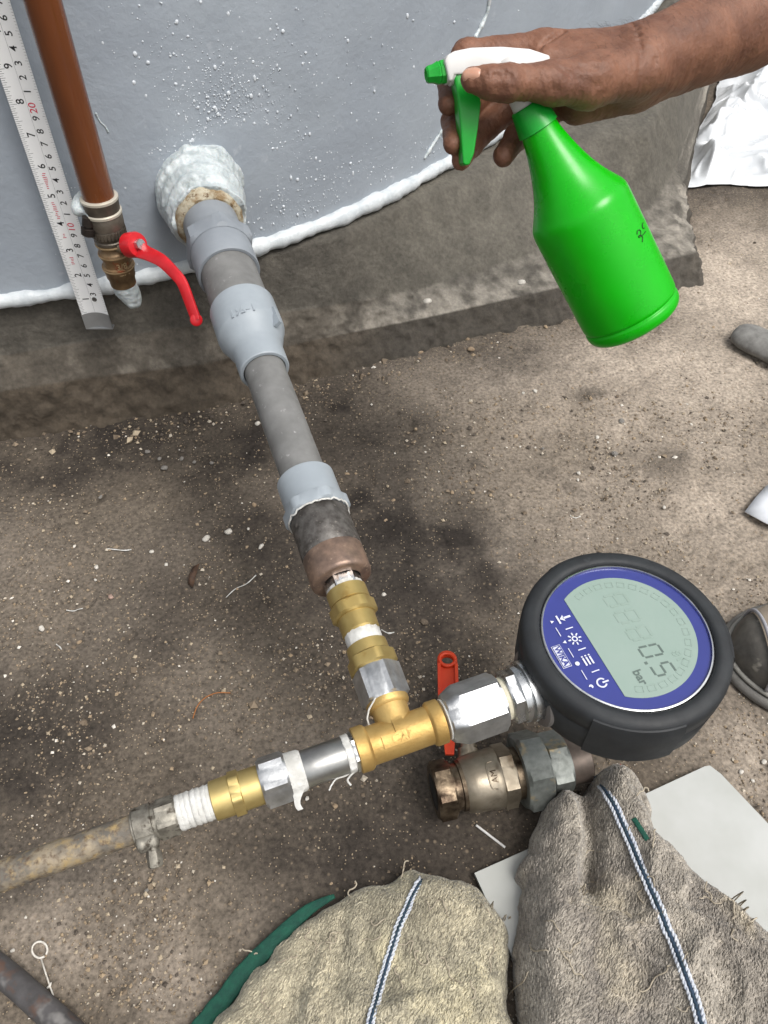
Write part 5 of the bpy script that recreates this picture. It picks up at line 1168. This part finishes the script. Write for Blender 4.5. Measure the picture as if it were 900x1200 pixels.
# ---- shoe
def make_shoe():
    root = empty('shoe', PZ(940, 775, 0)); tag(root, 'worn grey and beige shoe beside the gauge, cut off by the right edge', 'shoe')
    o0 = PZ(847, 774, 0); dx = unit(np.array([1, -.06, 0])); dy = np.array([-dx[1], dx[0], 0])
    def hw(s): return .052 * math.sqrt(max(0, 1 - max(0, 1 - s / .075) ** 2)) * (1 - .18 * math.exp(-((s - .16) / .05) ** 2))
    def ht(s): return np.interp(s, [0, .01, .03, .07, .12, .18, .27], [.020, .034, .044, .054, .072, .095, .10])
    ss = np.r_[np.linspace(0, 1, 22) ** 2 * .08, np.linspace(.09, .27, 14)]
    def shell(k, h0, s_lo, s_hi, up=0.0):
        v = []; f = []; n = 25; st = [s for s in ss if s_lo <= s <= s_hi]
        for s in st:
            for j in range(n):
                t = math.pi * j / (n - 1); v.append(o0 + dx * (s + .002) + dy * (hw(s) + .0005) * k * math.copysign(abs(math.cos(t)) ** .8, math.cos(t)) + ZU * (h0 + (ht(s) - h0 + up) * math.sin(t) ** .75))
        for i in range(len(st) - 1):
            for j in range(n - 1): f.append((i * n + j, i * n + j + 1, (i + 1) * n + j + 1, (i + 1) * n + j))
        return v, f
    b = MB(); b.add(*shell(.93, .014, 0, .27)); b.build('upper', mat('beige_shoe_fabric', lin(162, 150, 134), lin(140, 129, 116), rough=.8, scale=60, bump=.4, bscale=500), root)
    b = MB(); b.add(*shell(.955, .012, 0, .019, .0012)); b.build('toe_cap', mat('dark_toe_cap', lin(88, 85, 80), lin(64, 62, 59), rough=.6, scale=60, bump=.3, bscale=200, spots=[lin(120, 116, 108)], sscale=70), root)
    b = MB(); v, f = tube([o0 + dx * .021 + dy * hw(.021) * .96 * math.cos(t) + ZU * (.014 + (ht(.021) - .010) * math.sin(t) ** .75) for t in np.linspace(.02, math.pi - .02, 40)], .0016, 6); b.add(v, f); b.build('piping', mat('grey_piping', lin(150, 150, 156), rough=.7), root)
    for r_, z, rad, c in ((1.03, .005, .0052, lin(112, 110, 106)), (1.0, .0125, .0020, lin(140, 138, 132))):
        loop = [o0 + dx * (s + (.0 if r_ > 1.01 else .001)) + dy * hw(s) * r_ + ZU * z for s in ss[::-1]] + [o0 + dx * (s + (.0 if r_ > 1.01 else .001)) - dy * hw(s) * r_ + ZU * z for s in ss]
        b = MB(); b.add(*tube(loop, rad, 8)); b.build('sole' if r_ > 1.01 else 'foxing_strip', mat('grey_rubber_%d' % (rad * 1e5), c, tuple(k * .75 for k in c), rough=.7, scale=80, bump=.3, bscale=300), root)
make_shoe()

# ---- wire ring, hose, stick, red thread
def flat_ring():
    root = empty('split_pin', PZ(50, 1130, 0)); tag(root, 'small white wire ring with a straight tail lying on the ground at bottom left', 'wire pin'); c = PZ(46.5, 1113, .0012)
    ring = [PZ(46.5 + 9 * math.cos(t), 1113 + 9.5 * math.sin(t), .0014) for t in np.linspace(.9, .9 + 2 * math.pi * .96, 40)]
    m_ = mat('white_wire', lin(218, 214, 206), lin(190, 184, 174), rough=.4, scale=200); b = MB(); b.add(*tube(ring, .0007, 7)); b.build('ring', m_, root)
    b = MB(); b.add(*tube([PZ(48, 1123, .0013), PZ(54, 1142, .0012), PZ(60, 1160, .0012), PZ(62.5, 1167, .0012)], .00055, 6)); b.build('tail', m_, root)
    b = MB(); b.add(*tube([PZ(55, 1158, .0016), PZ(58.5, 1155.5, .002), PZ(60, 1151, .002)], [.0006, .001, .0004], 6)); b.build('barb', m_, root)
flat_ring()
def hose():
    pts = spline([PZ(-60, 1092, .0078), PZ(0, 1137, .0078), PZ(45, 1176, .0078), PZ(110, 1240, .0078), PZ(160, 1330, .0078)], 60); m = MB(); m.add(*tube(pts, .0080, 20)); o = m.build('dark_hose', mat('scuffed_dark_hose', lin(84, 82, 83), lin(60, 58, 58), rough=.6, scale=60, spots=[lin(128, 126, 124), lin(86, 66, 56)], sscale=55, slo=.55, shi=.72, bump=.3, bscale=200)); tag(o, 'scuffed dark hose crossing the bottom left corner', 'hose')
hose()
def thin(name, px, r, m_, label, cat):
    m = MB(); m.add(*tube(spline([PZ(u, v, z) for u, v, z in px], 24), r, 7)); o = m.build(name, m_); tag(o, label, cat)
thin('white_stick', [(558, 967, .0012), (575, 980, .0012), (592, 993, .0012)], .0009, M_white, 'short thin white plastic stick on the ground below the ball valve', 'stick')
M_rw = mat('red_thread', lin(168, 60, 44), rough=.6)
thin('red_wire', [(727, 896, .001), (728, 908, .0012), (740, 915, .003), (750, 925, .002), (758, 938, .009)], .0005, M_rw, 'thin red wire curling between the right rag and the board', 'wire')
thin('plant_fibre', [(226, 842, .001), (231, 828, .003), (240, 818, .0035), (254, 812, .003), (270, 812, .001)], .00045, mat('orange_fibre', lin(150, 96, 50), rough=.7), 'thin orange brown fibre curled on the ground left of the tee', 'fibre')
def leaf():
    m = MB(); px = [(220, 684), (221, 674), (226, 664), (234, 660), (230, 672), (226, 688)]; m.add([PZ(u, v, .002 + .004 * (i % 2)) for i, (u, v) in enumerate(px)], [(0, 1, 5), (1, 2, 3, 4), (1, 4, 5)]); o = m.build('dead_leaf', mat('dead_leaf', lin(84, 62, 46), lin(60, 46, 38), rough=.8, scale=200)); s = o.modifiers.new('thick', 'SOLIDIFY'); s.thickness = .0006; tag(o, 'crumpled brown leaf scrap on the ground left of the grey pipe', 'leaf')
leaf()
# ---- pebbles one can point at
peb = []
for k in range(6):
    vv = ICO2[0].copy(); vv = vv * (1 + .28 * vnoise(vv * 1.6 + k * 9, 600 + k)[:, None]); vv[:, 2] *= .62; me = bpy.data.meshes.new('pebble'); me.from_pydata(vv.tolist(), [], ICO2[1]); me.polygons.foreach_set('use_smooth', [True] * len(me.polygons)); peb.append(me)
M_pb = {'w': mat('white_pebble', lin(214, 210, 202), lin(186, 180, 170), rough=.7, scale=3, bump=.4, bscale=9, bdist=.05), 't': mat('tan_pebble', lin(168, 148, 122), lin(140, 120, 98), rough=.75, scale=3, bump=.4, bscale=9, bdist=.05), 'g': mat('grey_pebble', lin(140, 136, 130), lin(112, 108, 104), rough=.75, scale=3, bump=.4, bscale=9, bdist=.05), 'p': mat('pinkish_pebble', lin(176, 150, 138), lin(150, 126, 114), rough=.75, scale=3, bump=.4, bscale=9, bdist=.05), 'd': mat('dark_tan_pebble', lin(110, 98, 84), lin(88, 78, 68), rough=.8, scale=3, bump=.4, bscale=9, bdist=.05)}
PEB = [(627, 459, 6, 'w'), (613, 461, 4, 'w'), (242, 632, 9, 'w'), (268, 624, 9, 'w'), (306, 641, 7, 'w'), (291, 620, 4, 'w'), (178, 647, 6, 'w'), (195, 662, 5, 'w'), (113, 665, 6, 'w'), (130, 700, 7, 'p'), (112, 680, 4, 'w'), (82, 661, 5, 't'), (49, 737, 7, 'w'), (93, 753, 5, 't'), (302, 497, 6, 'w'), (104, 499, 6, 'g'), (173, 530, 6, 'g'), (187, 538, 5, 'g'), (213, 538, 6, 'g'), (193, 549, 7, 'g'), (228, 542, 5, 'g'), (248, 543, 5, 'g'), (118, 583, 5, 'g'), (298, 592, 6, 't'), (497, 730, 10, 'd'), (450, 697, 5, 'w'), (700, 513, 5, 'w'), (678, 555, 5, 'w'), (677, 563, 4, 'w'), (720, 532, 7, 'g'), (461, 587, 5, 't'), (452, 610, 6, 't'), (530, 578, 4, 't'), (778, 595, 5, 'w'), (636, 526, 4, 'g'), (728, 494, 7, 'g'), (388, 1036, 6, 't'), (172, 1044, 5, 'g'), (135, 1032, 4, 'w'), (112, 1121, 6, 't'), (15, 1114, 5, 'w'), (318, 1062, 4, 'w'), (360, 936, 5, 'w'), (393, 945, 6, 't'), (552, 410, 8, 't'), (548, 398, 5, 't'), (868, 905, 7, 'w'), (882, 915, 5, 'w'), (895, 893, 6, 'w'), (862, 893, 5, 't'), (826, 835, 4, 't'), (492, 413, 7, 't'), (338, 470, 5, 'w'), (520, 505, 4, 't')]
CW = {'w': 'whitish', 't': 'tan', 'g': 'grey', 'p': 'flat pinkish', 'd': 'flat dark brown'}
MARKS = [(226, 674, 'the brown leaf scrap'), (330, 470, 'the grey pipe'), (200, 480, 'the plinth left of the grey pipe'), (735, 640, 'the gauge'), (700, 405, 'the green bottle'), (380, 640, 'the dark steel socket'), (520, 400, 'the plinth right of the grey pipe'), (170, 990, 'the hose clamp'), (46, 1112, 'the wire ring'), (330, 940, 'the left tape wrapped nut'), (300, 1120, 'the green hem'), (870, 930, 'the corner of the pale board'), (420, 720, 'the brass adapters'), (245, 820, 'the orange fibre'), (0, 700, 'the left edge of the photo')]
def relation(u, v):
    mu, mv, nm = min(MARKS, key=lambda m: math.hypot(m[0] - u, m[1] - v)); dx_, dy_ = u - mu, v - mv
    rel = ('right of' if dx_ > 0 else 'left of') if abs(dx_) > abs(dy_) else ('in front of' if dy_ > 0 else 'behind'); return (rel, nm, math.hypot(dx_, dy_))
RELS = [relation(u, v) for u, v, _, _ in PEB]; ORD = ['nearest', 'second', 'third', 'fourth', 'fifth', 'sixth', 'seventh', 'eighth', 'ninth']
def peb_label(k):
    c = PEB[k][3]; same = sorted([i for i in range(len(PEB)) if PEB[i][3] == c and RELS[i][:2] == RELS[k][:2]], key=lambda i: RELS[i][2])
    o_ = '' if len(same) == 1 else ORD[same.index(k)] + ' '
    return ('%s%s pebble on the ground %s %s' % (o_ if o_ else 'small ', CW[c], RELS[k][0], RELS[k][1]), len(same))
for k, (u, v, r_, c) in enumerate(PEB):
    me = peb[k % 6]
    if not me.materials: me.materials.append(M_pb['w'])
    o = bpy.data.objects.new('pebble', me); COL.objects.link(o); p = PZ(u, v, 0); rr = r_ * .5 * np.linalg.norm(PZ(u + 1, v, 0) - p)
    o.location = (p[0], p[1], rr * .32); o.scale = (rr * random.uniform(.95, 1.3), rr * random.uniform(.75, 1.0), rr * random.uniform(.7, 1)); o.rotation_euler = (0, 0, random.uniform(0, 6.28))
    o.material_slots[0].link = 'OBJECT'; o.material_slots[0].material = M_pb[c]; tag(o, peb_label(k)[0], 'pebble', 'loose pebbles on the ground')
LS = [(501, 353, 9, 'w', 'white stone on the mortar ledge right of the grey pipe'), (611, 331, 9, 'w', 'white stone on the mortar ledge beside the green bottle')]
for u, v, r_, c, lab in LS:
    o = bpy.data.objects.new('stone', peb[2]); COL.objects.link(o); p = PZ(u, v, .046); rr = r_ * .5 * np.linalg.norm(PZ(u + 1, v, .046) - p); o.location = V(p); o.scale = (rr * 1.1, rr, rr * .9); o.material_slots[0].link = 'OBJECT'; o.material_slots[0].material = M_pb['w']; tag(o, lab, 'stone')
# ---- pale shreds of old thread tape and paint on the ground
SH = [(((265, 700), (276, 690), (289, 684), (300, 674)), 'longest pale tape shred, on the ground just right of the leaf scrap'), (((125, 643), (135, 644), (146, 645), (154, 644)), 'straight pale tape shred on the ground left of the leaf scrap'), (((78, 715), (86, 716), (92, 714), (97, 713)), 'short pale tape shred on the ground below the pinkish pebble'), (((447, 738), (455, 742), (462, 741)), 'pale tape shred on the ground touching the brass adapters'), (((66, 755), (70, 758), (72, 761)), 'tiny pale tape shred, leftmost of the shreds on the ground'), (((505, 683), (510, 685), (513, 684)), 'tiny pale tape shred between the dark steel socket and the gauge'), (((668, 604), (674, 607), (680, 605)), 'tiny pale tape shred on the ground just behind the gauge')]
for k, (px, lab) in enumerate(SH):
    pts = spline([PZ(u, v, .0008) for u, v in px], 20); b = MB(); b.add(*tube(pts, .0003 + .0005 * np.abs(fbm(pts * 400, 2, 7)), 6)); o = b.build('tape_shred', M_tape); tag(o, lab, 'tape shred', 'shreds of thread tape')
